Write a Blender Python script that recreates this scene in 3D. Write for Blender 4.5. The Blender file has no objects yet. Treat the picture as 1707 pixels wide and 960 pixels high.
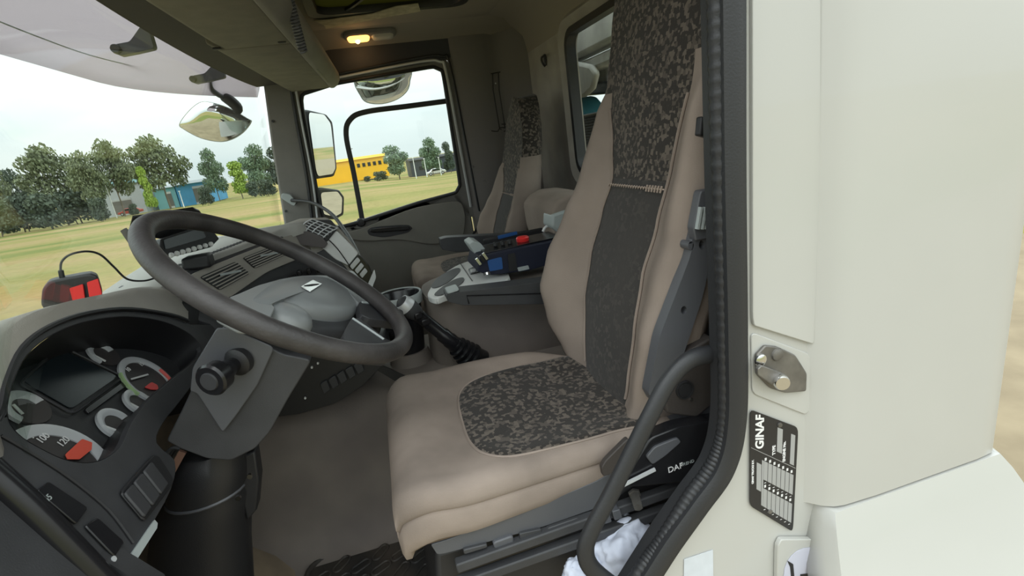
import bpy, bmesh, math, random
from mathutils import Vector, Matrix, noise
random.seed(7)
C = bpy.context.scene.collection
V = Vector
# ---------------------------------------------------------------- camera, sky, exposure
FPX, PITCH, ROLL, YAW = 857.0, 16.0, 8.2, 13.0
CAM = V((0.0, -0.65, 2.30))
y_, p_, r_ = (math.radians(a) for a in (YAW, PITCH, ROLL))
FW = V((math.sin(y_)*math.cos(p_), math.cos(y_)*math.cos(p_), -math.sin(p_)))
R0 = V((math.cos(y_), -math.sin(y_), 0)); U0 = R0.cross(FW)
RT = R0*math.cos(r_) - U0*math.sin(r_); UP = U0*math.cos(r_) + R0*math.sin(r_)
cd = bpy.data.cameras.new('camera'); cam = bpy.data.objects.new('camera', cd); C.objects.link(cam)
cd.sensor_width = 36; cd.lens = FPX/1707*36; cd.clip_start = 0.02; cd.clip_end = 2000
M = Matrix((RT, UP, -FW)).transposed().to_4x4(); M.translation = CAM; cam.matrix_world = M
sc = bpy.context.scene; sc.camera = cam
sc.view_settings.view_transform = 'Standard'; sc.view_settings.look = 'None'
sc.view_settings.exposure = 1.0; sc.view_settings.gamma = 1; sc.view_settings.use_curve_mapping = False
w = bpy.data.worlds.new('overcast_sky'); sc.world = w; w.use_nodes = True
nt = w.node_tree; N = nt.nodes; L = nt.links; N.clear()
out = N.new('ShaderNodeOutputWorld'); bg = N.new('ShaderNodeBackground'); L.new(bg.outputs[0], out.inputs[0])
tc = N.new('ShaderNodeTexCoord'); mp = N.new('ShaderNodeMapping'); mp.inputs['Scale'].default_value = (1, 1, 3.5)
nz = N.new('ShaderNodeTexNoise'); nz.inputs['Scale'].default_value = 2.2; nz.inputs['Detail'].default_value = 4
cr = N.new('ShaderNodeValToRGB'); cr.color_ramp.elements[0].position = .35; cr.color_ramp.elements[1].position = .6
cr.color_ramp.elements[0].color = (.70, .79, .81, 1); cr.color_ramp.elements[1].color = (.87, .92, .91, 1)
L.new(tc.outputs['Generated'], mp.inputs[0]); L.new(mp.outputs[0], nz.inputs[0]); L.new(nz.outputs[0], cr.inputs[0]); L.new(cr.outputs[0], bg.inputs[0])
sx_ = N.new('ShaderNodeSeparateXYZ'); mr = N.new('ShaderNodeMapRange'); mr.inputs[1].default_value = 0; mr.inputs[2].default_value = 1; mr.inputs[3].default_value = .60; mr.inputs[4].default_value = 1.75
L.new(tc.outputs['Generated'], sx_.inputs[0]); L.new(sx_.outputs[2], mr.inputs[0]); L.new(mr.outputs[0], bg.inputs[1])      # overcast sky: zenith three times as bright as the horizon
sd = bpy.data.lights.new('sun', 'SUN'); sd.energy = .25; sd.angle = math.radians(40); sd.color = (1, .97, .92)
so = bpy.data.objects.new('sun', sd); C.objects.link(so)
so.rotation_euler = V((0.35, 0.75, -1.0)).to_track_quat('-Z', 'Y').to_euler()   # high soft daylight behind the viewer

# ---------------------------------------------------------------- helpers
def ray(x, y): return FW*FPX + RT*(x-853.5) + UP*(480-y)
def T(x, y, a, v):                      # sight line through a photo point met by the plane axis a = v
    d = ray(x, y); return CAM + d*((v-CAM[a])/d[a])
def TP(x, y, P, n):
    d = ray(x, y); return CAM + d*((V(P)-CAM).dot(n)/d.dot(n))
def TY(pts, v): return [T(x, y, 1, v) for x, y in pts]
def TZ(pts, v): return [T(x, y, 2, v) for x, y in pts]
def lerp(a, b, t): return a+(b-a)*t
def interp(tab, x):
    if x <= tab[0][0]: return tab[0][1]
    for (a, b), (c, d) in zip(tab, tab[1:]):
        if x <= c:
            t = (x-a)/(c-a); t = t*t*(3-2*t)*.4 + t*.6
            return lerp(b, d, t)
    return tab[-1][1]
def smooth_path(p, n=6, closed=False):
    p = [V(q) for q in p]; m = len(p); out = []
    rng = range(m if closed else m-1)
    for i in rng:
        g = lambda k: p[k % m] if closed else p[max(0, min(m-1, k))]
        a, b, c, d = g(i-1), g(i), g(i+1), g(i+2)
        for k in range(n):
            t = k/n
            out.append(.5*((2*b)+(c-a)*t+(2*a-5*b+4*c-d)*t*t+(3*b-a-3*c+d)*t**3))
    if not closed: out.append(p[-1])
    return out
class MB:
    def __init__(s): s.v = []; s.f = []
    def add(s, vs, fs):
        o = len(s.v); s.v += [V(q) for q in vs]; s.f += [tuple(i+o for i in f) for f in fs]; return s
    def box(s, c, d, rot=None):
        c = V(c); q = []
        for i in range(8):
            p = V(((i & 1)-.5, (i >> 1 & 1)-.5, (i >> 2 & 1)-.5)); p = V((p.x*d[0], p.y*d[1], p.z*d[2]))
            if rot is not None: p = rot @ p
            q.append(c+p)
        return s.add(q, [(0, 2, 3, 1), (4, 5, 7, 6), (0, 1, 5, 4), (2, 6, 7, 3), (0, 4, 6, 2), (1, 3, 7, 5)])
    def obox(s, a, b, wd, th, up=(0, 0, 1)):     # bar from a to b
        a, b = V(a), V(b); t = (b-a).normalized(); u = t.cross(V(up)).normalized(); n = u.cross(t)
        q = [p+u*i*wd/2+n*j*th/2 for p in (a, b) for i, j in ((-1, -1), (1, -1), (1, 1), (-1, 1))]
        return s.add(q, [(0, 1, 2, 3), (7, 6, 5, 4), (0, 4, 5, 1), (1, 5, 6, 2), (2, 6, 7, 3), (3, 7, 4, 0)])
    def prism(s, poly, vec):
        n = len(poly); vec = V(vec); a = [V(p) for p in poly]; b = [p+vec for p in a]
        return s.add(a+b, [tuple(range(n)), tuple(range(2*n-1, n-1, -1))]+[(i, (i+1) % n, (i+1) % n+n, i+n) for i in range(n)])
    def loft(s, rings, cap=True, closed=True, loop=False):
        n = len(rings[0]); vs = [p for r in rings for p in r]; fs = []
        m = len(rings)
        for k in range(m if loop else m-1):
            k2 = (k+1) % m
            for i in range(n if closed else n-1):
                j = (i+1) % n; fs.append((k*n+i, k*n+j, k2*n+j, k2*n+i))
        if cap and not loop: fs += [tuple(range(n-1, -1, -1)), tuple((m-1)*n+i for i in range(n))]
        return s.add(vs, fs)
    def tube(s, path, r, n=10, closed=False, prof=None):
        path = [V(p) for p in path]; m = len(path); rings = []; u = None
        for i, p in enumerate(path):
            a = path[(i-1) % m] if closed or i else p; b = path[(i+1) % m] if closed or i < m-1 else p
            t = (b-a).normalized()
            if u is None:
                u = t.orthogonal().normalized() if prof is None else V(prof[1])
            u = (u-t*u.dot(t)).normalized(); q = t.cross(u); rr = r[i] if isinstance(r, (list, tuple)) else r
            if prof is None: rings.append([p+(u*math.cos(2*math.pi*k/n)+q*math.sin(2*math.pi*k/n))*rr for k in range(n)])
            else: rings.append([p+u*x+q*y for x, y in prof[0]])
        return s.loft(rings, loop=closed)
    def lathe(s, prof, o, ax=(0, 0, 1), n=24, loop=False):
        ax = V(ax).normalized(); u = ax.orthogonal().normalized(); q = ax.cross(u); o = V(o)
        rings = [[o+ax*h+(u*math.cos(2*math.pi*k/n)+q*math.sin(2*math.pi*k/n))*max(r, 1e-5) for k in range(n)] for r, h in prof]
        return s.loft(rings, loop=loop)
    def sheet(s, grid):
        return s.loft(grid, cap=False, closed=False)
    def fill(s, outer, holes=()):        # flat face with holes
        bm = bmesh.new(); es = []
        for lp in [outer]+list(holes):
            vs = [bm.verts.new(p) for p in lp]
            es += [bm.edges.new((vs[i], vs[(i+1) % len(vs)])) for i in range(len(vs))]
        bmesh.ops.triangle_fill(bm, edges=es, use_beauty=True)
        bm.verts.index_update()
        s.add([v.co.copy() for v in bm.verts], [tuple(v.index for v in f.verts) for f in bm.faces]); bm.free(); return s
    def plate(s, outer, vec, holes=()):  # flat plate with holes and thickness
        vec = V(vec); s.fill(outer, holes); s.fill([V(p)+vec for p in outer], [[V(p)+vec for p in h] for h in holes])
        for lp in [outer]+list(holes):
            s.loft([[V(p) for p in lp], [V(p)+vec for p in lp]], cap=False)
        return s
BASE = {}
def mk(name, mb, mat, parent=None, bevel=0, seg=2, sub=0, ang=40, solid=0, flat=False, label=None, weld=True):
    me = bpy.data.meshes.new(name); bm = bmesh.new()
    vs = [bm.verts.new(p) for p in mb.v]
    for f in mb.f:
        if len(set(f)) < 3: continue
        try: bm.faces.new([vs[i] for i in f])
        except ValueError: pass
    if weld: bmesh.ops.remove_doubles(bm, verts=bm.verts, dist=1e-5)
    bmesh.ops.recalc_face_normals(bm, faces=bm.faces)
    off = V((0, 0, 0))
    if parent is None:
        xs = [v.co for v in bm.verts]
        off = V(((min(p.x for p in xs)+max(p.x for p in xs))/2, (min(p.y for p in xs)+max(p.y for p in xs))/2, min(p.z for p in xs)))
        for v in bm.verts: v.co -= off
    bm.to_mesh(me); bm.free()
    if not flat:
        me.shade_smooth(); me.set_sharp_from_angle(angle=math.radians(ang))
    me.materials.append(mat)
    o = bpy.data.objects.new(name, me); C.objects.link(o); BASE[o.name] = off
    if parent is None: o.location = off
    else:
        o.parent = parent; o.location = -BASE.get(parent.name, V((0, 0, 0)))
        BASE[o.name] = V((0, 0, 0))
    if solid:
        m = o.modifiers.new('thickness', 'SOLIDIFY'); m.thickness = solid; m.offset = 0
    if bevel:
        m = o.modifiers.new('bevel', 'BEVEL'); m.width = bevel; m.segments = seg; m.limit_method = 'ANGLE'; m.angle_limit = math.radians(35)
    if sub:
        m = o.modifiers.new('subdivision', 'SUBSURF'); m.levels = sub; m.render_levels = sub
    if label: o['label'] = label
    return o
def tag(o, label=None, cat=None, group=None, kind=None):
    for k, v in (('label', label), ('category', cat), ('group', group), ('kind', kind)):
        if v: o[k] = v
    return o
def thing(name, loc, label, cat, group=None):
    o = bpy.data.objects.new(name, None); C.objects.link(o); o.empty_display_size = .05
    o.location = V(loc); BASE[o.name] = V(loc); return tag(o, label, cat, group)
def text(name, s, size, o, u, v, mat, parent, depth=.0004, label=None, align='CENTER', bold=0, shear=0):
    cu = bpy.data.curves.new(name, 'FONT'); cu.body = s; cu.offset = bold; cu.shear = shear; cu.size = size; cu.extrude = depth
    cu.align_x = align; cu.align_y = 'CENTER'
    to = bpy.data.objects.new('tmp', cu); C.objects.link(to); bpy.context.view_layer.update()
    me = bpy.data.meshes.new_from_object(to.evaluated_get(bpy.context.evaluated_depsgraph_get()))
    bpy.data.objects.remove(to); bpy.data.curves.remove(cu)
    u = V(u).normalized(); v = V(v); v = (v-u*v.dot(u)).normalized(); n = u.cross(v)
    mb = MB(); mb.add([V(o)+u*p.co.x+v*p.co.y+n*p.co.z for p in me.vertices], [tuple(p.vertices) for p in me.polygons])
    bpy.data.meshes.remove(me)
    return mk(name, mb, mat, parent, flat=True, label=label, weld=False)
def rrect(o, u, v, a, b, r, n=5):       # rounded rectangle ring, half sizes a,b
    o, u, v = V(o), V(u), V(v); out = []
    for cx, cy, s in ((a-r, b-r, 0), (-a+r, b-r, 1), (-a+r, -b+r, 2), (a-r, -b+r, 3)):
        for k in range(n+1):
            t = (s+k/n)*math.pi/2; out.append(o+u*(cx+r*math.cos(t))+v*(cy+r*math.sin(t)))
    return out
def rpoly(pts, r=.2, n=4):              # round the corners of a 3D polygon (r = share of the shorter edge)
    pts = [V(p) for p in pts]; out = []; m = len(pts)
    for i in range(m):
        p, a, b = pts[i], pts[i-1], pts[(i+1) % m]
        A = p.lerp(a, r); B = p.lerp(b, r)
        for k in range(n+1):
            t = k/n; out.append(A*(1-t)**2+p*2*t*(1-t)+B*t*t)
    return out
def rotz(a): return Matrix.Rotation(a, 3, 'Z')

# ---------------------------------------------------------------- materials
def mat(name, col, rough=.6, metal=0, bump=0, bscale=200, var=0, vscale=8, spec=.5, trans=0, emit=None, es=1, col2=None, detail=3, coat=0):
    m = bpy.data.materials.new(name); m.use_nodes = True; nt = m.node_tree; N = nt.nodes; L = nt.links
    b = N['Principled BSDF']; b.inputs['Roughness'].default_value = rough; b.inputs['Metallic'].default_value = metal
    b.inputs['Specular IOR Level'].default_value = spec; b.inputs['Base Color'].default_value = (*col, 1)
    b.inputs['Coat Weight'].default_value = coat
    tc = N.new('ShaderNodeTexCoord')
    if var or col2:
        nz = N.new('ShaderNodeTexNoise'); nz.inputs['Scale'].default_value = vscale; nz.inputs['Detail'].default_value = detail
        cr = N.new('ShaderNodeValToRGB'); cr.color_ramp.elements[0].position = .35; cr.color_ramp.elements[1].position = .68
        c2 = col2 or tuple(c*(1+var) for c in col); c1 = col if col2 else tuple(c*(1-var) for c in col)
        cr.color_ramp.elements[0].color = (*c1, 1); cr.color_ramp.elements[1].color = (*c2, 1)
        L.new(tc.outputs['Object'], nz.inputs[0]); L.new(nz.outputs[0], cr.inputs[0]); L.new(cr.outputs[0], b.inputs['Base Color'])
    if bump:
        nb = N.new('ShaderNodeTexNoise'); nb.inputs['Scale'].default_value = bscale; nb.inputs['Detail'].default_value = 3
        bp = N.new('ShaderNodeBump'); bp.inputs['Strength'].default_value = bump; bp.inputs['Distance'].default_value = .002
        L.new(tc.outputs['Object'], nb.inputs[0]); L.new(nb.outputs[0], bp.inputs['Height']); L.new(bp.outputs[0], b.inputs['Normal'])
    if emit:
        b.inputs['Emission Color'].default_value = (*emit, 1); b.inputs['Emission Strength'].default_value = es
    return m
def pattern(name, dark, light, cover, scale=95, worn=0):
    m = bpy.data.materials.new(name); m.use_nodes = True; nt = m.node_tree; N = nt.nodes; L = nt.links
    b = N['Principled BSDF']; b.inputs['Roughness'].default_value = .9; b.inputs['Specular IOR Level'].default_value = .2
    b.inputs['Sheen Weight'].default_value = .15
    tc = N.new('ShaderNodeTexCoord'); vo = N.new('ShaderNodeTexVoronoi'); vo.distance = 'CHEBYCHEV'; vo.inputs['Scale'].default_value = scale
    nz = N.new('ShaderNodeTexNoise'); nz.inputs['Scale'].default_value = 260; ad = N.new('ShaderNodeMixRGB'); ad.blend_type = 'ADD'; ad.inputs[0].default_value = .0
    L.new(tc.outputs['Object'], vo.inputs[0])
    sp = N.new('ShaderNodeSeparateColor'); L.new(vo.outputs['Color'], sp.inputs[0])
    cr = N.new('ShaderNodeValToRGB'); cr.color_ramp.interpolation = 'CONSTANT'
    e = cr.color_ramp.elements; e[0].position = 0; e[0].color = (*dark, 1); e[1].position = 1-cover; e[1].color = (*light, 1)
    e2 = e.new(1-cover*.45); e2.color = (*[lerp(a, c, .55) for a, c in zip(dark, light)], 1)
    L.new(sp.outputs[0], cr.inputs[0])
    big = N.new('ShaderNodeTexNoise'); big.inputs['Scale'].default_value = 7; L.new(tc.outputs['Object'], big.inputs[0])
    mx = N.new('ShaderNodeMixRGB'); mx.blend_type = 'MIX'; mx.inputs[2].default_value = (*[lerp(a, c, .25) for a, c in zip(dark, light)], 1)
    mr = N.new('ShaderNodeMapRange'); mr.inputs[1].default_value = .3; mr.inputs[2].default_value = .7; mr.inputs[3].default_value = worn*.5; mr.inputs[4].default_value = min(1, worn*1.5)
    L.new(big.outputs[0], mr.inputs[0]); L.new(mr.outputs[0], mx.inputs[0]); L.new(cr.outputs[0], mx.inputs[1]); L.new(mx.outputs[0], b.inputs['Base Color'])
    bp = N.new('ShaderNodeBump'); bp.inputs['Strength'].default_value = .3; bp.inputs['Distance'].default_value = .001
    L.new(tc.outputs['Object'], nz.inputs[0]); L.new(nz.outputs[0], bp.inputs['Height']); L.new(bp.outputs[0], b.inputs['Normal'])
    return m
def glass(name, tint=(1, 1, 1), refl=.07, alpha=None):
    m = bpy.data.materials.new(name); m.use_nodes = True; nt = m.node_tree; N = nt.nodes; L = nt.links; N.clear()
    o = N.new('ShaderNodeOutputMaterial'); t = N.new('ShaderNodeBsdfTransparent'); t.inputs[0].default_value = (*tint, 1)
    g = N.new('ShaderNodeBsdfGlossy'); g.inputs[1].default_value = .02; mx = N.new('ShaderNodeMixShader')
    lw = N.new('ShaderNodeLayerWeight'); pw = N.new('ShaderNodeMath'); pw.operation = 'POWER'; pw.inputs[1].default_value = 4
    ma = N.new('ShaderNodeMath'); ma.operation = 'MULTIPLY_ADD'; ma.inputs[1].default_value = .22; ma.inputs[2].default_value = refl*.3
    L.new(lw.outputs['Facing'], pw.inputs[0]); L.new(pw.outputs[0], ma.inputs[0]); L.new(ma.outputs[0], mx.inputs[0]); L.new(t.outputs[0], mx.inputs[1]); L.new(g.outputs[0], mx.inputs[2]); L.new(mx.outputs[0], o.inputs[0])
    return m
def translucent(name, col, mixt=.5, tint=(1, 1, 1)):
    m = bpy.data.materials.new(name); m.use_nodes = True; nt = m.node_tree; N = nt.nodes; L = nt.links; N.clear()
    o = N.new('ShaderNodeOutputMaterial'); t = N.new('ShaderNodeBsdfTranslucent'); t.inputs[0].default_value = (*col, 1)
    d = N.new('ShaderNodeBsdfTransparent'); d.inputs[0].default_value = (*tint, 1); mx = N.new('ShaderNodeMixShader'); mx.inputs[0].default_value = mixt
    L.new(t.outputs[0], mx.inputs[1]); L.new(d.outputs[0], mx.inputs[2]); L.new(mx.outputs[0], o.inputs[0]); return m
MT = dict(
 beige=mat('beige_velour', (.27, .222, .19), .95, bump=.25, bscale=350, var=.13, vscale=5, spec=.15),
 beige_side=mat('beige_velour_side', (.27, .222, .19), .95, bump=.25, bscale=350, var=.18, vscale=7, spec=.15),
 pat=pattern('dark_patterned_fabric', (.030, .026, .023), (.13, .108, .09), .42, 125),
 patw=pattern('worn_patterned_fabric', (.03, .028, .027), (.085, .075, .066), .3, 110, .75),
 black=mat('black_plastic', (.018, .018, .02), .5, bump=.15, bscale=500),
 blackg=mat('glossy_black_plastic', (.012, .012, .014), .25),
 bluegrey=mat('blue_grey_plastic', (.085, .088, .098), .45, bump=.1, bscale=500),
 charcoal=mat('charcoal_plastic', (.044, .045, .049), .55, bump=.15, bscale=500, var=.15, vscale=12),
 rim=mat('worn_leather_rim', (.05, .046, .046), .5, bump=.35, bscale=160, var=.3, vscale=18),
 hub=mat('grey_hub_plastic', (.23, .245, .25), .38, bump=.1, bscale=500),
 taupe=mat('taupe_dash_plastic', (.34, .32, .285), .6, bump=.2, bscale=450, var=.06),
 trimgrey=mat('grey_trim_plastic', (.19, .182, .168), .7, bump=.3, bscale=350, var=.08),
 doorgrey=mat('door_panel_grey', (.235, .225, .20), .65, bump=.2, bscale=400, var=.06),
 shelf=mat('olive_grey_shelf', (.17, .158, .125), .85, bump=.4, bscale=400, var=.08, vscale=20),
 headl=mat('headliner_grey', (.29, .26, .215), .9, bump=.3, bscale=350),
 wallc=mat('rear_wall_felt', (.36, .335, .30), .9, bump=.35, bscale=300, var=.1),
 pillar=mat('pillar_trim', (.19, .175, .165), .8, bump=.2, bscale=350),
 tunnel=mat('tunnel_cover_vinyl', (.165, .14, .125), .7, bump=.3, bscale=260, col2=(.25, .215, .185), vscale=4),
 floorm=mat('dirty_floor_vinyl', (.15, .12, .09), .8, bump=.3, bscale=120, col2=(.33, .26, .18), vscale=7),
 mat=mat('rubber_floor_mat', (.028, .027, .026), .6, bump=.2, bscale=200, col2=(.075, .062, .05), vscale=9),
 white=mat('cream_cab_paint', (.49, .49, .465), .28, var=.02, vscale=3, coat=.3),
 silver=mat('silver_plastic', (.60, .62, .64), .35, metal=.2),
 chrome=mat('bright_metal', (.75, .75, .75), .2, metal=1),
 steel=mat('dull_steel', (.20, .19, .175), .5, metal=.6, var=.25, vscale=25, bump=.2, bscale=150),
 mirror=mat('mirror_glass', (.9, .92, .9), .02, metal=1),
 rubber=mat('black_rubber_seal', (.022, .023, .026), .48, bump=.2, bscale=300),
 red=mat('red_plastic', (.75, .03, .03), .35), blue=mat('blue_plastic', (.02, .09, .28), .45), navy=mat('navy_fabric', (.006, .009, .026), .7),
 yellow=mat('yellow_plastic', (.7, .6, .03), .5), whitep=mat('white_plastic', (.75, .76, .75), .5), whitet=mat('white_print', (.8, .8, .8), .6),
 lightg=mat('light_grey_plastic', (.38, .42, .42), .5), screen=mat('lcd_screen', (.012, .018, .022), .22), orange=mat('red_gauge_patch', (.75, .1, .06), .5),
 cloth=mat('pale_cloth', (.62, .66, .78), .95, bump=.2, bscale=150, var=.12, vscale=14, spec=.1),
 skin=mat('skin', (.62, .36, .26), .55, bump=.1, bscale=200), sticker=mat('pale_sticker', (.60, .64, .69), .5, var=.04, vscale=40),
 tape=mat('foam_strip', (.42, .38, .26), .9, var=.2, vscale=30), brown=mat('brown_cover_plastic', (.045, .038, .035), .6, bump=.2),
 bark=mat('bark', (.20, .17, .13), .9, var=.2), wire=mat('dark_wire', (.02, .018, .016), .4, metal=.4),
 glass=glass('clear_glass', (.93, .96, .94)), visor=None)
MT['visor'] = translucent('smoked_visor_acrylic', (.47, .435, .45), .32, (.72, .66, .69))
MT['hatchg'] = translucent('yellow_green_acrylic', (.075, .072, .026), .08, (.12, .12, .06))  # translucent hatch pane in one even yellow-green colour
def leafmat(name, c, c2):
    m = mat(name, c, .8, col2=c2, vscale=1.2, detail=4); return m
LEAF = [leafmat('leaf_olive', (.13, .16, .085), (.25, .28, .16)), leafmat('leaf_dark', (.06, .085, .065), (.12, .15, .10)), leafmat('leaf_lime', (.24, .36, .05), (.36, .46, .10)), leafmat('leaf_mid', (.12, .18, .11), (.21, .29, .18))]  # leaf colours lightened and greyed to paint in the haze through the glass

# ================================================================ SETTING: cab shell
def struct(name, mb, m, parent=None, **k):
    return tag(mk(name, mb, m, parent, **k), kind='structure' if parent is None else None)
struct('floor', MB().box((.12, 1.06, 1.19), (1.5, 2.1, .02)), MT['floorm'])
# front bulkhead below the dash
struct('wall_front', MB().loft([[V((x, y, z)) for x, z in ((-.42, 1.2), (-.60, 1.34), (-.66, 1.6), (-.66, 2.0), (-.70, 2.0), (-.70, 1.2))] for y in (.03, 2.1)]), MT['floorm'], bevel=.02)
# ceiling with the roof hatch opening and a cove down to the rear wall
HX0, HX1, HY0, HY1 = -.10, .50, 1.08, 1.68
ceil = MB()
outer = [V(p) for p in ((-.50, 0, 2.86), (.66, 0, 2.86), (.66, 1.90, 2.86), (-.50, 1.90, 2.86))]
hole = rrect(((HX0+HX1)/2, (HY0+HY1)/2, 2.86), (1, 0, 0), (0, 1, 0), (HX1-HX0)/2, (HY1-HY0)/2, .06)
ceil.plate(outer, (0, 0, .03), [hole])
cove = [(.66, 2.86), (.74, 2.85), (.80, 2.82), (.835, 2.77), (.85, 2.69)]
ceil.loft([[V((x, y, z)) for x, z in cove+[(x+.03, z+.03) for x, z in cove[::-1]]] for y in (0, 2.06)])
side = [(1.90, 2.86), (1.96, 2.838), (2.05, 2.805), (2.06, 2.79)]
ceil.loft([[V((x, y, z)) for y, z in side+[(y+.03, z+.03) for y, z in side[::-1]]] for x in (-.5, .86)])
struct('ceiling', ceil, MT['headl'], ang=50)
# rear wall with window
RX = .85
rwT, rwB, rwY1, rwY0 = 2.665, 2.13, 1.42, .50
rwo = rrect((RX, (rwY0+rwY1)/2, (rwT+rwB)/2), (0, 1, 0), (0, 0, 1), (rwY1-rwY0)/2, (rwT-rwB)/2, .06)
struct('wall_rear', MB().plate([V((RX, y, z)) for y, z in ((0, 1.2), (2.06, 1.2), (2.06, 2.70), (0, 2.70))], (.03, 0, 0), [rwo]), MT['wallc'])
wf = MB(); wf.tube(rwo, 0, closed=True, prof=([(-.012, -.02), (.012, -.02), (.018, 0), (.012, .02), (-.012, .02)], (0, 1, 0)))
w3 = struct('window_3', MB().plate(rrect((RX+.012, (rwY0+rwY1)/2, (rwT+rwB)/2), (0, 1, 0), (0, 0, 1), (rwY1-rwY0)/2, (rwT-rwB)/2, .06), (.004, 0, 0)), MT['glass'])
struct('window_frame', wf, MT['rubber'], w3)
sur = MB(); o1 = rrect((RX-.002, (rwY0+rwY1)/2, (rwT+rwB)/2), (0, 1, 0), (0, 0, 1), (rwY1-rwY0)/2+.075, (rwT-rwB)/2+.07, .10)
o2 = rrect((RX-.03, (rwY0+rwY1)/2, (rwT+rwB)/2), (0, 1, 0), (0, 0, 1), (rwY1-rwY0)/2+.05, (rwT-rwB)/2+.045, .08)
o3 = rrect((RX-.002, (rwY0+rwY1)/2, (rwT+rwB)/2), (0, 1, 0), (0, 0, 1), (rwY1-rwY0)/2+.005, (rwT-rwB)/2+.005, .06)
sur.loft([o1, o2, o3], cap=False)
struct('trim_1', sur, MT['wallc'], ang=60)
# right B-pillar trim
pil = MB(); prof = [(.475, 2.05), (.50, 2.035), (.66, 2.035), (.70, 2.05), (.78, 2.02), (.84, 1.96), (.86, 1.96), (.86, 2.12), (.475, 2.12)]
pil.loft([[V((x, y, z)) for x, y in prof] for z in (1.2, 2.1, 2.84)])
struct('wall_right', pil, MT['pillar'], ang=50)
# right door: panel, window frame, quarter bar
DY = 2.05
door = tag(mk('door_1', MB().prism(rpoly(TY([(455, 398), (520, 380), (575, 376), (600, 368), (700, 336), (772, 319), (783, 345)], DY)+[V((.475, DY, 1.25)), V((-.5, DY, 1.25))], .12, 3), (0, .07, 0)), MT['doorgrey'], bevel=.012), kind='structure')
fo = TY([(480, 150), (560, 128), (700, 98), (742, 97), (752, 110), (796, 345), (786, 352), (772, 322), (700, 340), (600, 374), (560, 384), (540, 360)], DY)
fi = rpoly(TY([(506, 178), (560, 140), (735, 111), (767, 312), (757, 322), (700, 336), (600, 369), (575, 377), (552, 371)], DY), .08, 3)
fr = MB(); 
hole = rpoly(TY([(500, 158), (560, 139), (722, 111), (738, 118), (767, 308), (760, 321), (700, 337), (600, 370), (545, 384), (530, 330)], DY), .12, 3)
fr.plate(rpoly(TY([(488, 146), (560, 126), (705, 97), (742, 97), (752, 112), (800, 352), (790, 362), (700, 347), (600, 382), (540, 396), (522, 340)], DY), .06, 3), (0, .05, 0), [hole])
mk('window_frame', fr, MT['trimgrey'], door, bevel=.004)
mk('window_seal', MB().tube(hole, .009, 8, closed=True), MT['rubber'], door, label='black rubber window seal')
mk('frame_seal', MB().tube(smooth_path(TY([(560, 124), (700, 96), (738, 94), (750, 108), (778, 245), (799, 352)], DY-.012), 5), .006, 6), MT['rubber'], door, label='black rubber door seal')
mk('frame_edge', MB().tube(smooth_path(TY([(560, 130), (700, 103), (733, 103), (743, 118), (765, 235), (785, 345)], DY-.006), 5), .007, 6), MT['silver'], door, label='pale metal frame edge')
qb = smooth_path(TY([(606, 378), (590, 290), (577, 225), (585, 198), (612, 186), (680, 177), (748, 168)], DY+.03), 6)
mk('quarter_bar', MB().tube(qb, 0, prof=([(-.014, -.012), (.014, -.012), (.014, .012), (-.014, .012)], (0, 1, 0))), MT['rubber'], door, bevel=.004, label='dark curved bar dividing the window')
# recessed arm crescent and handle on the door
cres = [(545, 392), (600, 382), (690, 345), (768, 333), (776, 360), (772, 396), (720, 408), (665, 398), (610, 402)]
mk('armrest_panel', MB().prism(rpoly(TY(cres, DY), .3, 4), (0, -.018, 0)), MT['doorgrey'], door, bevel=.012, seg=3)
pk = mk('handle_recess', MB().prism(rpoly(TY([(612, 384), (620, 378), (680, 374), (688, 380), (680, 388), (640, 396), (615, 392)], DY-.018), .3, 4), (0, -.004, 0)), MT['charcoal'], door, bevel=.002)
mk('door_handle', MB().prism(rpoly(TY([(616, 381), (682, 376), (684, 383), (640, 386), (618, 387)], DY-.022), .3, 3), (0, -.018, 0)), MT['blackg'], door, bevel=.006, label='black pull handle')
mk('cap', MB().lathe([(0, .004), (.016, .002), (.022, -.006), (.022, -.03)], T(602, 371, 1, DY-.01), (0, -1, 0)), MT['black'], door)
struct('window_2', MB().prism(TY([(500, 158), (745, 105), (775, 322), (545, 390)], DY+.035), (0, .005, 0)), MT['glass'])
# dark trim above the right door
struct('trim_2', MB().prism(rpoly(TY([(538, 84), (750, 58), (764, 62), (762, 92), (740, 100), (562, 130), (548, 128)], DY-.005), .08, 3), (0, .06, 0)), mat('dark_blue_trim', (.045, .046, .055), .7, bump=.2, bscale=300), bevel=.01)
# right A pillar
struct('trim_3', MB().prism(TY([(436, 120), (490, 130), (498, 165), (526, 340), (530, 420), (470, 420), (474, 376), (452, 240)], 2.02), (0, .06, 0)), MT['trimgrey'], bevel=.01)
struct('trim_4', MB().tube(smooth_path(TY([(484, 140), (494, 200), (512, 300), (522, 385)], 2.012), 4), .008, 6), MT['rubber'])
struct('trim_5', MB().tube(smooth_path(TY([(491, 140), (502, 200), (521, 300), (531, 385)], 2.02), 4), .0055, 6), MT['silver'])
mk('screw', MB().lathe([(0, -.003), (.006, -.003), (.006, .003)], T(455, 202, 1, 2.015), (0, 1, 0), 10), MT['black'], bpy.data.objects['trim_3'])
mk('screw', MB().lathe([(0, -.003), (.006, -.003), (.006, .003)], T(477, 352, 1, 2.015), (0, 1, 0), 10), MT['black'], bpy.data.objects['trim_3'])
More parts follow.
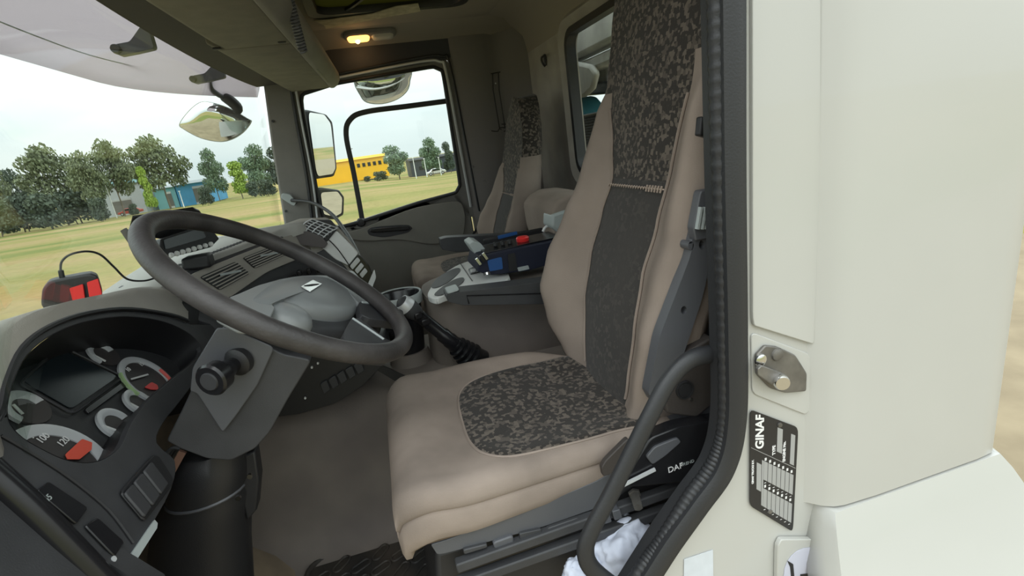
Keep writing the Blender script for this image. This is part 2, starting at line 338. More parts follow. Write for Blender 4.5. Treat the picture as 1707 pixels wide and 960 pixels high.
# windshield (curved) and header trim
def wsx(y, z):
    t = (y-1.05)/1.0
    return -.50-.20*max(0, 1-t*t)**.8*((2.72-z)/.62*.75+.25)+.07*(z-2.05)/.6*0.9+.03
ws = MB().sheet([[V((wsx(y, z), y, z)) for z in [2.0+.72*k/10 for k in range(11)]] for y in [.05+2.0*k/24 for k in range(25)]])
struct('window_1', ws, MT['glass'], solid=.005)
hd = MB(); path = [V((wsx(y, 2.70)+.02, y, 2.70)) for y in [.05+1.98*k/20 for k in range(21)]]
hd.tube(path, 0, prof=([(-.03, .02), (.10, .02), (.13, -.02), (.13, -.12), (-.03, -.12)], (1, 0, 0)))
struct('trim_6', hd, mat('header_trim', (.05, .045, .042), .8, bump=.2), ang=50)
# left side: front door post, jamb, outer panels
struct('trim_7', MB().tube([V((-.50, .0, 2.04)), V((-.47, .0, 2.3)), V((-.40, .0, 2.68)), V((-.30, .0, 2.86))], .035, 10), MT['trimgrey'])
struct('trim_8', MB().box((.15, .03, 2.84), (1.1, .10, .08)), MT['headl'], bevel=.02)
jam = MB()
jo = smooth_path(TY([(1236, -300), (1238, 0), (1240, 300), (1243, 560), (1242, 705), (1223, 788), (1178, 855), (1135, 910), (1100, 965), (1040, 1060)], 0), 4)
poly = jo+[V((jo[-1].x, 0, 1.32)), V((.70, 0, 1.32)), V((.70, 0, jo[0].z))]
jam.prism(poly, (0, .05, 0))
wl = struct('wall_left', jam, MT['white'])
pp = [(.628, .004), (.640, -.004), (.655, -.020), (.672, -.030), (.69, -.034), (.76, -.037), (1.0, -.037), (1.04, -.034), (1.058, -.024), (1.065, 0), (1.065, .40), (1.03, .40), (1.03, .004)]
op = MB().loft([[V((x, y, z)) for x, y in pp] for z in (1.595, 1.8, 2.2, 2.7, 3.0)])
struct('side_panel', op, MT['white'], wl, ang=30)
# lower flared panel
rows = []
for k in range(13):
    t = k/12; z = 1.588-.34*t; yo = -.037-.10*t**.9-.05*t*t
    xa = T(1388+58*t**1.2, 840+120*t, 1, yo).x; xb = 1.062+.14*t**.8
    rows.append([V((lerp(xa, xb, s), yo-.0*s+(.02 if s in (0,) else 0), z)) for s in (0, .015, .04, .2, .4, .6, .8, .96, .985, 1)])
for r in rows: r[-1] = r[-1]+V((.008, .03, 0)); r.insert(0, r[0]+V((0, .05, 0)))
rows.insert(0, [p+V((0, .03, .004)) for p in rows[0]])
struct('lower_panel', MB().sheet(rows), MT['white'], wl, solid=.004, ang=50)
# jamb details: raised steps
struct('jamb_step', MB().prism(rpoly(TY([(1250, 552), (1350, 590), (1352, 680), (1340, 690), (1252, 655)], 0), .1, 3), (0, -.003, 0)), MT['white'], wl, bevel=.003)
struct('jamb_upper', MB().prism(rpoly(TY([(1248, -200), (1362, -200), (1362, 300), (1352, 572), (1250, 540)], 0), .04, 3), (0, -.007, 0)), MT['white'], wl, bevel=.006, seg=3)
lp = struct('corner_panel', MB().prism(rpoly(TY([(1290, 905), (1296, 893), (1350, 893), (1362, 866), (1380, 880), (1440, 970), (1440, 1010), (1288, 1010)], -.001), .15, 4), (0, -.010, 0)), MT['white'], wl, bevel=.003)
mk('label_disc', MB().prism([T(1350+44*math.cos(a), 960+48*math.sin(a), 1, -.0115) for a in [k*math.pi/12 for k in range(24)]], (0, -.001, 0)), mat('disc_label', (.55, .56, .66), .5), lp)
mk('label_print', MB().prism(TY([(1312, 934), (1322, 940), (1324, 962), (1330, 975), (1320, 975), (1317, 945)], -.0128), (0, -.0006, 0)).prism(TY([(1334, 957), (1354, 955), (1354, 960), (1334, 962)], -.0128), (0, -.0006, 0)), MT['black'], lp)
tag(mk('paper_sticker', MB().prism(TY([(1140, 932), (1188, 916), (1189, 990), (1139, 1000)], -.001), (0, -.0008, 0)), MT['sticker']), 'pale blue-grey paper sticker on the cream door post, below the black seal', 'sticker')
# black door seal
seal = thing('door_seal', T(1220, 700, 1, 0), 'black ribbed rubber seal edging the cream door opening', 'seal')
sp = smooth_path(TY([(1221, -200), (1223, 0), (1225, 300), (1229, 560), (1228, 700), (1209, 780), (1165, 844), (1122, 904), (1087, 958), (1025, 1055)], -.006), 10)
mk('band', MB().tube(sp, 0, prof=([(-.022, .008), (-.014, .014), (.008, .014), (.015, .006), (.016, -.0), (.016, -.03), (-.022, -.04)], (1, 0, 0))), MT['bluegrey'] if 0 else MT['rubber'], seal, ang=50, label='smooth outer rubber band')
sp2 = smooth_path(TY([(1191, -200), (1194, 0), (1198, 200), (1205, 400), (1209, 560), (1209, 700), (1191, 768), (1149, 829), (1104, 900), (1068, 950), (1005, 1050)], .004), 26)
seg = []
for a, b in zip(sp2, sp2[1:]):
    n = max(1, int((b-a).length/.0035)); seg += [a.lerp(b, k/n) for k in range(n)]
rg = MB(); rings = []
for i, p in enumerate(seg[:-1]):
    t = (seg[i+1]-p).normalized(); q = t.cross(V((0, 1, 0))); s = .86 if i % 3 == 0 else 1.0
    rings.append([p+q*math.cos(a)*.013*s+V((0, 1, 0))*math.sin(a)*.013*s for a in [k*math.pi/5 for k in range(10)]])
rg.loft(rings); mk('ribbed_bead', rg, MT['rubber'], seal, ang=60, label='finely ribbed inner bead')
# engine tunnel
tn = MB(); prof = [(.66, 1.2), (.70, 1.215), (.735, 1.25), (.755, 1.32), (.78, 1.45), (.80, 1.57), (.83, 1.62), (.88, 1.64), (1.22, 1.64), (1.27, 1.62), (1.30, 1.55), (1.32, 1.2)]
tn.loft([[V((x, y, z-(.0 if x > -.3 else .0))) for y, z in prof] for x in (-.64, -.2, .2, .84)])
struct('trim_9', tn, MT['tunnel'], ang=60)
tw = MB().prism(TY([(612, 606), (626, 603), (690, 632), (700, 650), (668, 640)], .795), (0, -.004, 0))
struct('trim_10', tw, MT['black'])
# left footwell kick panel
struct('trim_11', MB().prism([V((-.66, .04, 1.2)), V((-.40, .04, 1.2)), V((-.38, .04, 1.8)), V((-.5, .04, 2.0)), V((-.66, .04, 2.0))], (0, -.03, 0)), MT['charcoal'])

# ================================================================ SEATS
XI = [(1.70, .405), (1.78, .42), (1.90, .445), (2.0, .478), (2.1, .515), (2.2, .545), (2.3, .562), (2.4, .58), (2.5, .60), (2.62, .625), (2.72, .645), (2.80, .665)]
YF = [(1.70, .44), (1.78, .46), (1.9, .49), (2.0, .505), (2.1, .50), (2.17, .478), (2.26, .495), (2.35, .52), (2.6, .525), (2.74, .50), (2.80, .44)]      # far seam
YN = [(1.70, .25), (1.78, .235), (1.9, .235), (2.0, .25), (2.1, .245), (2.17, .24), (2.26, .225), (2.35, .20), (2.6, .20), (2.74, .225), (2.80, .28)]     # near seam
BF = [(1.70, .0), (1.76, .03), (1.83, .062), (1.92, .085), (2.0, .085), (2.08, .072), (2.18, .052), (2.25, .038), (2.33, .02), (2.38, .0)]
BN = [(1.70, .02), (1.77, .02), (1.85, .026), (1.92, .03), (2.0, .026), (2.08, .026), (2.18, .034), (2.3, .024), (2.38, .0)]
OF = [(1.70, .52), (1.76, .58), (1.84, .64), (1.92, .655), (2.0, .645), (2.08, .625), (2.2, .605), (2.33, .575), (2.40, .565), (2.6, .565), (2.74, .54), (2.80, .47)]  # far outer edge
ON = [(1.70, .17), (1.80, .145), (1.9, .13), (2.1, .125), (2.2, .125), (2.34, .14), (2.385, .155), (2.43, .16), (2.6, .165), (2.74, .19), (2.80, .25)]
def make_seat(name, label, f, zs=1.0, group=None, top=2.80, driver=True):
    # f maps driver seat coordinates to the world; levels run up the backrest
    base = f(V((.25, .38, 1.25)))
    t = thing(name, base, label, 'seat', group)
    zl = [1.70+(top-1.70)*k/64 for k in range(65)]
    n1, n2, n3 = 8, 9, 5
    def ring(z):
        xi, yf, yn, bf, bn, of, on = (interp(q, z) for q in (XI, YF, YN, BF, BN, OF, ON)); r = []
        for k in range(n1): s = k/n1; r.append(V((xi-.006*math.sin(math.pi*s)*1, lerp(yn, yf, s), z)))
        def bol(a, b, bu, rev):
            pts = []
            for k in range(n2+1):
                s = k/n2; yy = lerp(a, b, s**.8)
                xx = xi-bu*math.sin(math.pi*min(1, s/.62)/2)**1.3 if s < .62 else lerp(xi-bu, xi+.075, 1-math.sqrt(max(0, 1-((s-.62)/.38)**2)))
                pts.append(V((xx, yy, z)))
            return pts
        fb = bol(yf, of, bf, 0); nb = bol(yn, on, bn, 1)
        r += fb; bx = xi+.115
        r += [V((bx, lerp(of-.03, on+.03, k/n3), z)) for k in range(n3+1)]
        r += nb[::-1][:-1]
        return r
    R = [ring(z) for z in zl]; n = len(R[0])
    zc = lambda yy: 2.395 if yy < .3 else 2.36
    insT, insB, cov, head = MB(), MB(), MB(), MB()
    def quad(mb, i, k): a, b = i, (i+1) % n; mb.add([f(R[k][a]), f(R[k][b]), f(R[k+1][b]), f(R[k+1][a])], [(0, 1, 2, 3)])
    for k in range(64):
        z = zl[k]
        for i in range(n):
            if i < n1: quad(insB if z < 2.165 else insT, i, k)
            else:
                if z > zc(R[k][i].y): quad(insT if i < n1 else head, i, k)
                else: quad(cov, i, k)
    head.add([f(p) for p in R[-1]], [tuple(range(n))]); cov.add([f(p) for p in R[0]], [tuple(range(n))])
    bk = mk('backrest', cov, MT['beige'], t, ang=70)
    mk('lower_back_insert', insB, MT['patw'], t, ang=70, label='worn dark charcoal fabric insert')
    mk('upper_back_insert', insT, MT['pat'], t, ang=70, label='dark patterned fabric insert')
    mk('headrest', head, MT['pat'], t, ang=70, label='dark patterned headrest shell')
    # cross seam with loose stitches
    zz = 2.168; st = MB(); yn, yf, xi = interp(YN, zz), interp(YF, zz), interp(XI, zz)
    st.tube([f(V((xi-.008, lerp(yn, yf, k/12), zz))) for k in range(13)], .0016, 5)
    for k in range(22):
        yy = lerp(yn, yf, (k+.3)/22); big = 1 if yy > .30 else 2.1
        a = V((xi-.010, yy, zz+.003*big)); st.tube([f(a), f(a+V((-.001, .006, -.006*big)))], .0012*min(big, 1.6), 4)
    mk('stitching', st, mat('pale_thread', (.42, .34, .29), .8), bk)
    for key, tab in (('far', YF), ('near', YN)):
        pp = [f(V((interp(XI, z)-.0035, interp(tab, z), z))) for z in zl if 1.74 < z < 2.34]
        mk('piping', MB().tube(pp, .003, 6), MT['beige'], bk)
    # cushion
    X0, X1 = -.082, .46
    def ysp(x):                                # near and far edges of the cushion
        s = (x-X0)/(X1-X0)
        return lerp(.108, .135, s)+.03*max(0, .06-(x-X0))/.06*0, lerp(.615, .60, s)-.10*max(0, s-.72)/.28
    def hz(x, u):
        s = (x-X0)/(X1-X0)
        z = 1.742-.012*s+.034*max(0, (u-.35)/.65)**1.4*math.sin(math.pi*min(1, s*1.05))**.6+.012*max(0, (-u-.45)/.55)**1.5
        return z+.012*math.exp(-((s-.10)/.09)**2)
    cu = MB(); g = []
    NX, NY = 28, 26
    def cp(x, u, lift=0):
        a, b = ysp(x); y = lerp(a, b, (u+1)/2); z = hz(x, u)+lift
        e = max(0, (abs(u)-.86)/.14); z -= .030*(1-math.sqrt(max(0, 1-e*e)))
        ex = max(0, (X0+.05-x)/.05); z -= .034*(1-math.sqrt(max(0, 1-min(1, ex)**2)))
        y += (.03 if u < 0 else -.03)*max(0, 1-(x-X0)/.05)**2*abs(u)**3
        return V((x, y, z))
    xs = [X0+(X1-X0)*(1-math.cos(math.pi/2*i/NX)) if 0 else X0+(X1-X0)*(i/NX)**1.25 for i in range(NX+1)]
    us = [math.sin(math.pi/2*(2*j/NY-1)) for j in range(NY+1)]
    for x in xs: g.append([f(cp(x, u)) for u in us])
    cu.sheet(g)
    rim_ = [cp(xs[0], u) for u in us]+[cp(x, us[-1]) for x in xs[1:]]+[cp(xs[-1], u) for u in us[::-1][1:]]+[cp(x, us[0]) for x in xs[::-1][1:-1]]
    cx = V((.19, .36, 0)); sk = [rim_]
    for dz, sc_ in ((-.012, 1.006), (-.020, .985), (-.028, 1.004), (-.06, 1.0), (-.078, .985), (-.085, .95)):
        row = []
        for p in rim_:
            s = (p.x-X0)/(X1-X0); drop = lerp(1.0, .62, s) if p.y < .3 else .9
            row.append(V(((p.x-cx.x)*sc_+cx.x, (p.y-cx.y)*sc_+cx.y, p.z+dz*drop*1.02)))
        sk.append(row)
    cu.loft([[f(p) for p in r] for r in sk], cap=False)
    cu.add([f(p) for p in sk[-1]], [tuple(range(len(rim_)))])
    cush = mk('cushion', cu, MT['beige_side'], t, ang=60)
    # patterned cushion insert: a rounded patch lying in the cushion top
    op = [(.078, .30), (.084, .42), (.10, .478), (.14, .51), (.22, .525), (.32, .525), (.45, .505), (.455, .36), (.45, .17), (.34, .155), (.22, .155), (.14, .165), (.098, .20), (.082, .245)]
    pl = smooth_path([V((a, b, 0)) for a, b in op], 5, closed=True); c0 = V((.28, .34, 0)); rr = []
    for s, l in ((1.0, .0005), (.975, .0035), (.9, .004), (.75, .003), (.55, .002), (.3, .002), (.02, .002)):
        r = []
        for p in pl:
            q = c0.lerp(p, s); a, b = ysp(q.x); u = (q.y-a)/(b-a)*2-1; v = cp(q.x, u); r.append(f(V((q.x, q.y, v.z+l))))
        rr.append(r)
    mk('cushion_insert', MB().loft(rr), MT['pat'], t, ang=80, label='dark patterned fabric seat insert')
    mk('insert_piping', MB().tube(rr[0], .003, 6, closed=True), MT['beige'], cush)
    return t
drv = make_seat('driver_seat', 'large beige velour and dark patterned driver seat with high backrest beside the open door', lambda p: p)
# driver seat underside and fittings
def P12(pts, y=.12): return TY(pts, y)
shell = MB()
shell.prism(rpoly(P12([(718, 908), (745, 900), (850, 862), (1000, 800), (1060, 760), (1110, 720), (1150, 700), (1200, 660), (1212, 665), (1200, 695), (1130, 745), (1000, 845), (900, 880), (730, 926)], .125), .15, 3), (0, .44, 0))
mk('seat_shell', shell, MT['bluegrey'], drv, bevel=.008, label='blue-grey plastic seat shell')
mk('base_box', MB().prism(TY([(725, 922), (1000, 842), (1100, 770), (1240, 690), (1240, 1120), (735, 1120)], .15), (0, .40, 0)), MT['black'], drv, bevel=.01)
for k, (a, b, c_, d) in enumerate([((772, 917), (812, 907), (813, 913), (774, 925)), ((822, 905), (855, 893), (858, 908), (826, 921)), ((866, 890), (903, 882), (902, 892), (868, 902)), ((912, 882), (966, 863), (966, 874), (914, 893))]):
    mk('lever', MB().prism(rpoly(TY([a, b, c_, d], .118), .15, 2), (0, .05, 0)), MT['bluegrey'] if k == 1 else MT['charcoal'], drv, bevel=.003)
rails = MB()
for dy in (955, 985): rails.obox(T(760, dy-12, 1, .12), T(1150, dy-150, 1, .12), .02, .02)
mk('rail', rails, MT['charcoal'], drv, bevel=.003)
mk('height_switch', MB().prism(rpoly(TY([(1004, 858), (1016, 855), (1020, 870), (1008, 874)], .10), .1, 2), (0, .03, 0)), MT['bluegrey'], drv, bevel=.002)
mk('height_switch', MB().prism(rpoly(TY([(1021, 853), (1034, 849), (1038, 863), (1025, 868)], .10), .1, 2), (0, .03, 0)), MT['bluegrey'], drv, bevel=.002)
mk('hex_knob', MB().lathe([(0, 0), (.009, 0), (.0095, .01), (.0095, .03), (.012, .03), (.012, .035)], T(1064, 846, 1, .085), (.3, 1, .15), 6), MT['steel'], drv, flat=True, label='small hexagonal metal knob')
ar = mk('side_cover', MB().prism(rpoly(TY([(1060, 770), (1085, 730), (1130, 712), (1200, 700), (1235, 690), (1238, 760), (1180, 800), (1060, 812), (1035, 808)], .09), .2, 4), (0, .03, 0)), MT['blackg'], drv, bevel=.01, label='black side cover with small white lettering')
mk('cover_handle', MB().prism(rpoly(TY([(1078, 762), (1092, 745), (1130, 730), (1136, 737), (1110, 760), (1088, 775)], .085), .2, 3), (0, .012, 0)), MT['bluegrey'], ar, bevel=.004)
mk('cover_edge', MB().obox(T(1032, 812, 1, .085), T(1092, 782, 1, .085), .004, .006), MT['silver'], ar)
ud = T(1180, 760, 1, .08)-T(1110, 786, 1, .08)
text('seat_lettering', 'DAF', .017, T(1126, 780, 1, .0885), ud, (0, 0, 1), MT['whitet'], ar)
text('seat_lettering', 'TREND', .009, T(1146, 772, 1, .0885), ud, (0, 0, 1), MT['lightg'], ar)
# recline hinge cover, side frame plate, belt adjuster
mk('recliner_cover', MB().prism(rpoly(TY([(1105, 645), (1125, 600), (1190, 560), (1200, 600), (1196, 668), (1162, 696), (1112, 690)], .115), .12, 3), (0, .03, 0)), MT['brown'], drv, bevel=.008)
mk('cap', MB().lathe([(0, -.001), (.013, -.001), (.0135, 0), (.016, .0), (.016, -.002), (.018, -.002), (.018, .004)], T(1142, 650, 1, .112), (0, 1, 0), 24), MT['black'], drv)
mk('recline_screw', MB().lathe([(0, -.002), (.003, -.002), (.003, .002)], T(1152, 666, 1, .113), (0, 1, 0), 10), MT['chrome'], drv)
ho = [[T(x, y, 1, .118)+V((.006*math.cos(a), 0, .008*math.sin(a))) for a in [k*math.pi/5 for k in range(10)]] for x, y in ((1140, 517), (1152, 410), (1170, 408))]
mk('side_frame', MB().plate(rpoly(TY([(1081, 655), (1100, 560), (1150, 430), (1168, 345), (1190, 340), (1193, 400), (1170, 500), (1140, 590), (1110, 660), (1090, 672)], .118), .1, 2), (0, .025, 0), ho), MT['bluegrey'], drv, label='blue-grey metal side frame with round holes')
mk('back_shell', MB().prism(rpoly(TY([(1120, 690), (1150, 560), (1182, 420), (1192, 260), (1196, 200), (1260, 200), (1290, 690)], .155), .08, 2), (0, .38, 0)), MT['black'], drv, bevel=.01)
bl = mk('belt_adjuster', MB().prism(rpoly(TY([(1168, 318), (1192, 314), (1193, 396), (1160, 402), (1156, 380)], .112), .12, 3), (0, .02, 0)), MT['bluegrey'], drv, bevel=.004)
for k in range(4): mk('adjuster_rib', MB().obox(T(1168+k*7, 345+k*0, 1, .108), T(1162+k*7, 382, 1, .108), .004, .008, up=(0, 1, 0)), MT['lightg'], bl)
mk('belt_guide', MB().obox(T(1164, 210, 1, .10), T(1190, 218, 1, .12), .012, .03), MT['black'], drv, bevel=.003)
mk('pull_strap', MB().prism(rpoly(TY([(1003, 780), (1010, 768), (1048, 730), (1052, 745), (1020, 790), (1006, 795)], .10), .2, 3), (0, .012, 0)), MT['brown'], drv, bevel=.003)
# driver armrest (near one), hinged on the far side of the seat
mk('armrest', MB().prism(rpoly(TY([(744, 492), (757, 488), (905, 470), (1000, 456), (1000, 506), (905, 507), (772, 509), (747, 503)], .72), .06, 4), (0, .065, 0)), MT['charcoal'], drv, bevel=.008, seg=3)
mk('armrest_groove', MB().tube(TY([(905, 489), (778, 493), (782, 506)], .718), .0018, 5), MT['blackg'], drv)
mk('armrest_tip', MB().prism(rpoly([T(746, 491, 1, .722)+V(q) for q in ((0, 0, 0), (.035, 0, .004), (.035, .06, .004), (0, .06, 0))], .2, 3), (0, 0, .006)), MT['lightg'], drv, bevel=.002, label='pale armrest edge')
# passenger seat: same family, lower backrest
sx = .92
PSX, PSY, PSZ = .13, 1.30, .055
def fps(p):
    z = p.z
    z2 = 1.80+(z-1.745)*(.64 if z > 1.745 else 1.0)
    z2 = z2
    k = 1-.42*max(0, (z-2.38)/.42)**1.6; y = .365+(p.y-.365)*k
    return V((PSX+.02+p.x*.78-.02*max(0, (z-2.5)/.3), PSY+y*.84, z2-.03*max(0, (z-2.6)/.2)*abs(p.y-.365)/.2))
pst = make_seat('passenger_seat', 'smaller beige and dark patterned passenger seat in front of the grey rear wall', fps)
mk('seat_base', MB().box((.36, 1.62, 1.44), (.40, .36, .48)), MT['black'], pst, bevel=.03)
mk('belt', MB().prism(TY([(842, 262), (848, 262), (806, 372), (790, 392), (786, 392), (800, 370)], 1.93), (0, .004, 0)), MT['black'], pst)
mk('belt_buckle', MB().box(T(834, 310, 1, 1.92), (.02, .015, .03)), MT['black'], pst, bevel=.003)
mk('armrest', MB().prism(rpoly(TY([(734, 399), (745, 396), (860, 390), (960, 378), (960, 405), (860, 416), (760, 420), (737, 416)], 1.33), .1, 4), (0, .06, 0)), MT['charcoal'], pst, bevel=.008, seg=3)

# ================================================================ DASHBOARD
dash = thing('dashboard', (-.5, .9, 1.6), 'taupe and black truck dashboard with a hooded gauge cluster below the windscreen', 'dashboard')
t20 = math.radians(20); HN = V((math.cos(t20), 0, math.sin(t20))); HP = V((-.47, .35, 2.0))
def TH(pts, d=0): return [TP(x, y, HP+HN*d, HN) for x, y in pts]
opening = [(13, 690), (22, 640), (48, 590), (92, 556), (150, 535), (215, 528), (275, 537), (318, 558), (336, 583), (318, 606), (285, 632), (245, 668), (218, 706), (200, 744), (165, 768), (118, 768), (70, 748), (30, 722)]
OP = smooth_path(TH(opening), 4, closed=True)
# black fascia around and below the cluster
fas_out = [(2, 700), (8, 640), (35, 582), (82, 546), (145, 524), (215, 517), (282, 527), (330, 548), (352, 578), (342, 606), (322, 640), (300, 670), (272, 706), (262, 738), (292, 768), (286, 815), (245, 890), (206, 962), (190, 1010), (60, 1060), (-120, 930), (-120, 700)]
fascia = MB().plate(smooth_path(TH(fas_out), 3, closed=True), HN*-.012, [OP])
mk('fascia', fascia, MT['charcoal'], dash, bevel=.003)
t32 = math.radians(32); CN = V((math.cos(t32), 0, math.sin(t32))); CPn = V((-.55, .35, 1.983))
def TC(x, y, d=0): return TP(x, y, CPn+CN*d, CN)
cu_, cv_ = V((0, 1, 0)), V((-math.sin(t32), 0, math.cos(t32)))
cen = V((0, 0, 0))
for p in OP: cen += p
cen /= len(OP)
# inner wall of the hood down to the gauge plate
inner = []
for s in (0, .35, .7, 1.0):
    row = []
    for p in OP:
        q = p-CN*((p-CPn).dot(CN)); q = q+V((0, (q.y-cen.y)*-.02, 0))
        row.append(p.lerp(q, s))
    inner.append(row)
mk('hood_wall', MB().loft(inner, cap=False), MT['black'], dash, ang=60)
gp = mk('gauge_plate', MB().prism([p+CN*.001+(p-sum(inner[-1], V((0, 0, 0)))/len(inner[-1]))*.12 for p in inner[-1]], CN*-.004), mat('gauge_plate_black', (.035, .036, .038), .55, bump=.1), dash)
def gring(px, py, pu, pv, wf, mt, a0, a1, name, par, d=.004, n=40):
    o = TC(px, py, d); ru, rv = pu, pu
    ri = ru*(1-wf); A = [a0+(a1-a0)*k/n for k in range(n+1)]
    P = lambda r, a, dd=0: o+cu_*(r*math.cos(math.radians(a)))+cv_*(r*math.sin(math.radians(a)))+CN*dd
    mb = MB(); mb.loft([[P(ru, a, -.003), P(ru, a, .002), P((ru+ri)/2, a, .003), P(ri, a, .0), P(ri, a, -.003)] for a in A])
    return mk(name, mb, mt, par, ang=50)
def disc(o, r, mt, name, par, d=.002, n=32):
    return mk(name, MB().prism([o+cu_*r*math.cos(2*math.pi*k/n)+cv_*r*math.sin(2*math.pi*k/n) for k in range(n)], CN*d), mt, par)
def needle(o, a, r, name, par, wd=.003):
    d = cu_*math.cos(math.radians(a))+cv_*math.sin(math.radians(a)); return mk(name, MB().obox(o-d*r*.2, o+d*r, wd, .0015, up=CN), MT['whitep'], par, label='white needle')
tick = MT['silver']; face = mat('gauge_face', (.05, .045, .045), .45)
def gauge(px, py, r, kind):
    o = TC(px, py, .003)
    g = disc(o, r, face if kind > 1 else face, 'gauge_face', dash, .003)
    return o, g
# speedometer
o, g = gauge(103, 778, .075, 2)
gring(103, 778, .078, 0, .24, tick, -40, 220, 'gauge_ring', g, .008)
for s, x, y in (('100', 72, 730), ('120', 106, 736)): text('numeral', s, .015, TC(x, y, .0085), cu_, cv_, MT['whitet'], g)
for a in range(20, 170, 19): d = cu_*math.cos(math.radians(a))+cv_*math.sin(math.radians(a)); mk('tick', MB().obox(o+d*.056+CN*.004, o+d*.064+CN*.004, .0012, .001, up=CN), MT['whitet'], g)
mk('red_display', MB().prism(rpoly([TC(x, y, .011) for x, y in ((108, 758), (136, 732), (153, 738), (152, 750), (132, 766), (112, 766))], .1, 2), CN*.001), MT['orange'], g, label='red patch on the gauge')
# rev counter
o, g = gauge(248, 634, .060, 2)
gring(248, 634, .062, 0, .22, tick, -50, 215, 'gauge_ring', g, .008)
gring(248, 634, .0605, 0, .10, mat('green_band', (.35, .5, .25), .5), 130, 185, 'green_band', g, .0105, 12); gring(248, 634, .0605, 0, .10, mat('red_band', (.65, .08, .06), .5), -40, 0, 'red_band', g, .0105, 12)
for s, x, y in (('10', 214, 616), ('15', 236, 607), ('20', 269, 619), ('25', 278, 642)): text('numeral', s, .0125, TC(x, y, .0085), cu_, cv_, MT['whitet'], g)
mk('needle', MB().obox(TC(219, 632, .010), TC(247, 624, .010), .0035, .0015, up=CN), MT['whitep'], g, label='white needle'); mk('warning_lamp', MB().prism(rpoly([TC(x, y, .008) for x, y in ((240, 646), (252, 637), (262, 642), (264, 650), (252, 650))], .2, 2), CN*.001), MT['red'], g, label='red shield-shaped lamp')
for px, py, r, nd in ((172, 590, .031, (155, 591, 176, 602)), (44, 680, .033, (22, 674, 38, 690)), (231, 670, .030, (217, 672, 236, 682)), (193, 706, .033, (171, 709, 193, 717))):
    o, g = gauge(px, py, r, 1)
    gring(px, py, r*1.0, 0, .42, tick, -10, 200, 'gauge_ring', g, .007)
    mk('needle', MB().obox(TC(nd[0], nd[1], .009), TC(nd[2], nd[3], .009), .004, .0015, up=CN), MT['whitep'], g)
lc = [TC(x, y, .004) for x, y in ((38, 636), (104, 583), (196, 628), (118, 682))]
lcd = mk('display', MB().prism(rpoly(lc, .08, 3), CN*.001), MT['screen'], dash, label='dark rectangular trip display')
mk('display_frame', MB().tube(rpoly([TC(x, y, .006) for x, y in ((32, 640), (100, 576), (206, 628), (122, 690))], .1, 3), .002, 6, closed=True), MT['charcoal'], lcd)
mk('button_bar', MB().prism(rpoly([TC(x, y, .004) for x, y in ((138, 684), (208, 634), (216, 640), (146, 692))], .1, 2), CN*.004), MT['blackg'], dash, bevel=.001)
# taupe hood: from the fascia rim forward to the glass
topi = [i for i, p in enumerate(fas_out)]
rimpx = [(-120, 760), (-40, 725), (-6, 690), (6, 640), (34, 581), (82, 545), (145, 523), (215, 516), (284, 526), (312, 536)]
r0 = smooth_path([p for p in TH(rimpx, .001)], 4)
rows = [[p+HN*-.010 for p in r0], [p+HN*.003 for p in r0]]
crest = smooth_path([T(x, y, 0, -.53) for x, y in [(-130, 640), (-60, 588), (-10, 552), (25, 530), (65, 515), (120, 502), (175, 492), (235, 478), (292, 484), (322, 512)]], 4)
rows.append([a.lerp(b, .35)+V((0, 0, .010)) for a, b in zip(r0, crest)])
rows.append([a.lerp(b, .7)+V((0, 0, .010)) for a, b in zip(r0, crest)])
rows.append(crest)
rows.append([V((-.575, p.y, p.z-.006)) for p in crest]); rows.append([V((-.64, p.y, p.z-.035)) for p in crest])
mk('cluster_hood', MB().sheet(rows), MT['taupe'], dash, ang=70, label='taupe grained hood over the gauges')
mk('hood_lip', MB().tube([p+HN*.003 for p in r0], .004, 6), MT['black'], dash)
# fascia switches
def onf(pts, d=0): return [TP(x, y, HP+HN*d, HN) for x, y in pts]
sb = mk('switch_panel', MB().prism(rpoly(onf([(196, 822), (252, 760), (262, 762), (286, 800), (284, 812), (238, 872)], .002), .12, 3), HN*.004), MT['black'], dash, bevel=.002)
for k in range(3):
    a, b = k/3, (k+1)/3-.03; P = lambda u, v: (lerp(lerp(202, 250, u), lerp(238, 280, u), v), lerp(lerp(824, 768, u), lerp(866, 808, u), v))
    sw = mk('rocker_switch', MB().prism(rpoly(onf([P(a, .03), P(b, .03), P(b, .97), P(a, .97)], .006), .1, 2), HN*.005), MT['charcoal'], sb, bevel=.003)
b2 = mk('switch_recess', MB().prism(rpoly(onf([(58, 820), (78, 804), (144, 848), (124, 876)], .002), .1, 3), HN*.003), MT['blackg'], dash, bevel=.002)
text('dial_symbol', 'o5', .011, onf([(80, 831)], .0055)[0], cu_, V((-.34, 0, .94)), MT['lightg'], b2)
mk('switch_recess', MB().prism(rpoly(onf([(138, 878), (160, 864), (205, 905), (188, 930)], .002), .12, 3), HN*.003), MT['blackg'], dash, bevel=.002)
mk('screw', MB().lathe([(0, .004), (.004, .004), (.004, 0)], onf([(186, 934)], 0)[0], HN, 10), MT['silver'], dash)
mk('fascia_crease', MB().tube(smooth_path(onf([(2, 726), (60, 760), (120, 800), (180, 850), (222, 905)], .002), 5), .0022, 5), MT['black'], dash)
cp_ = mk('pale_strip', MB().prism(onf([(202, 948), (258, 866), (263, 872), (262, 880), (212, 958)], .003), HN*-.01), MT['lightg'], dash, label='pale exposed strip')
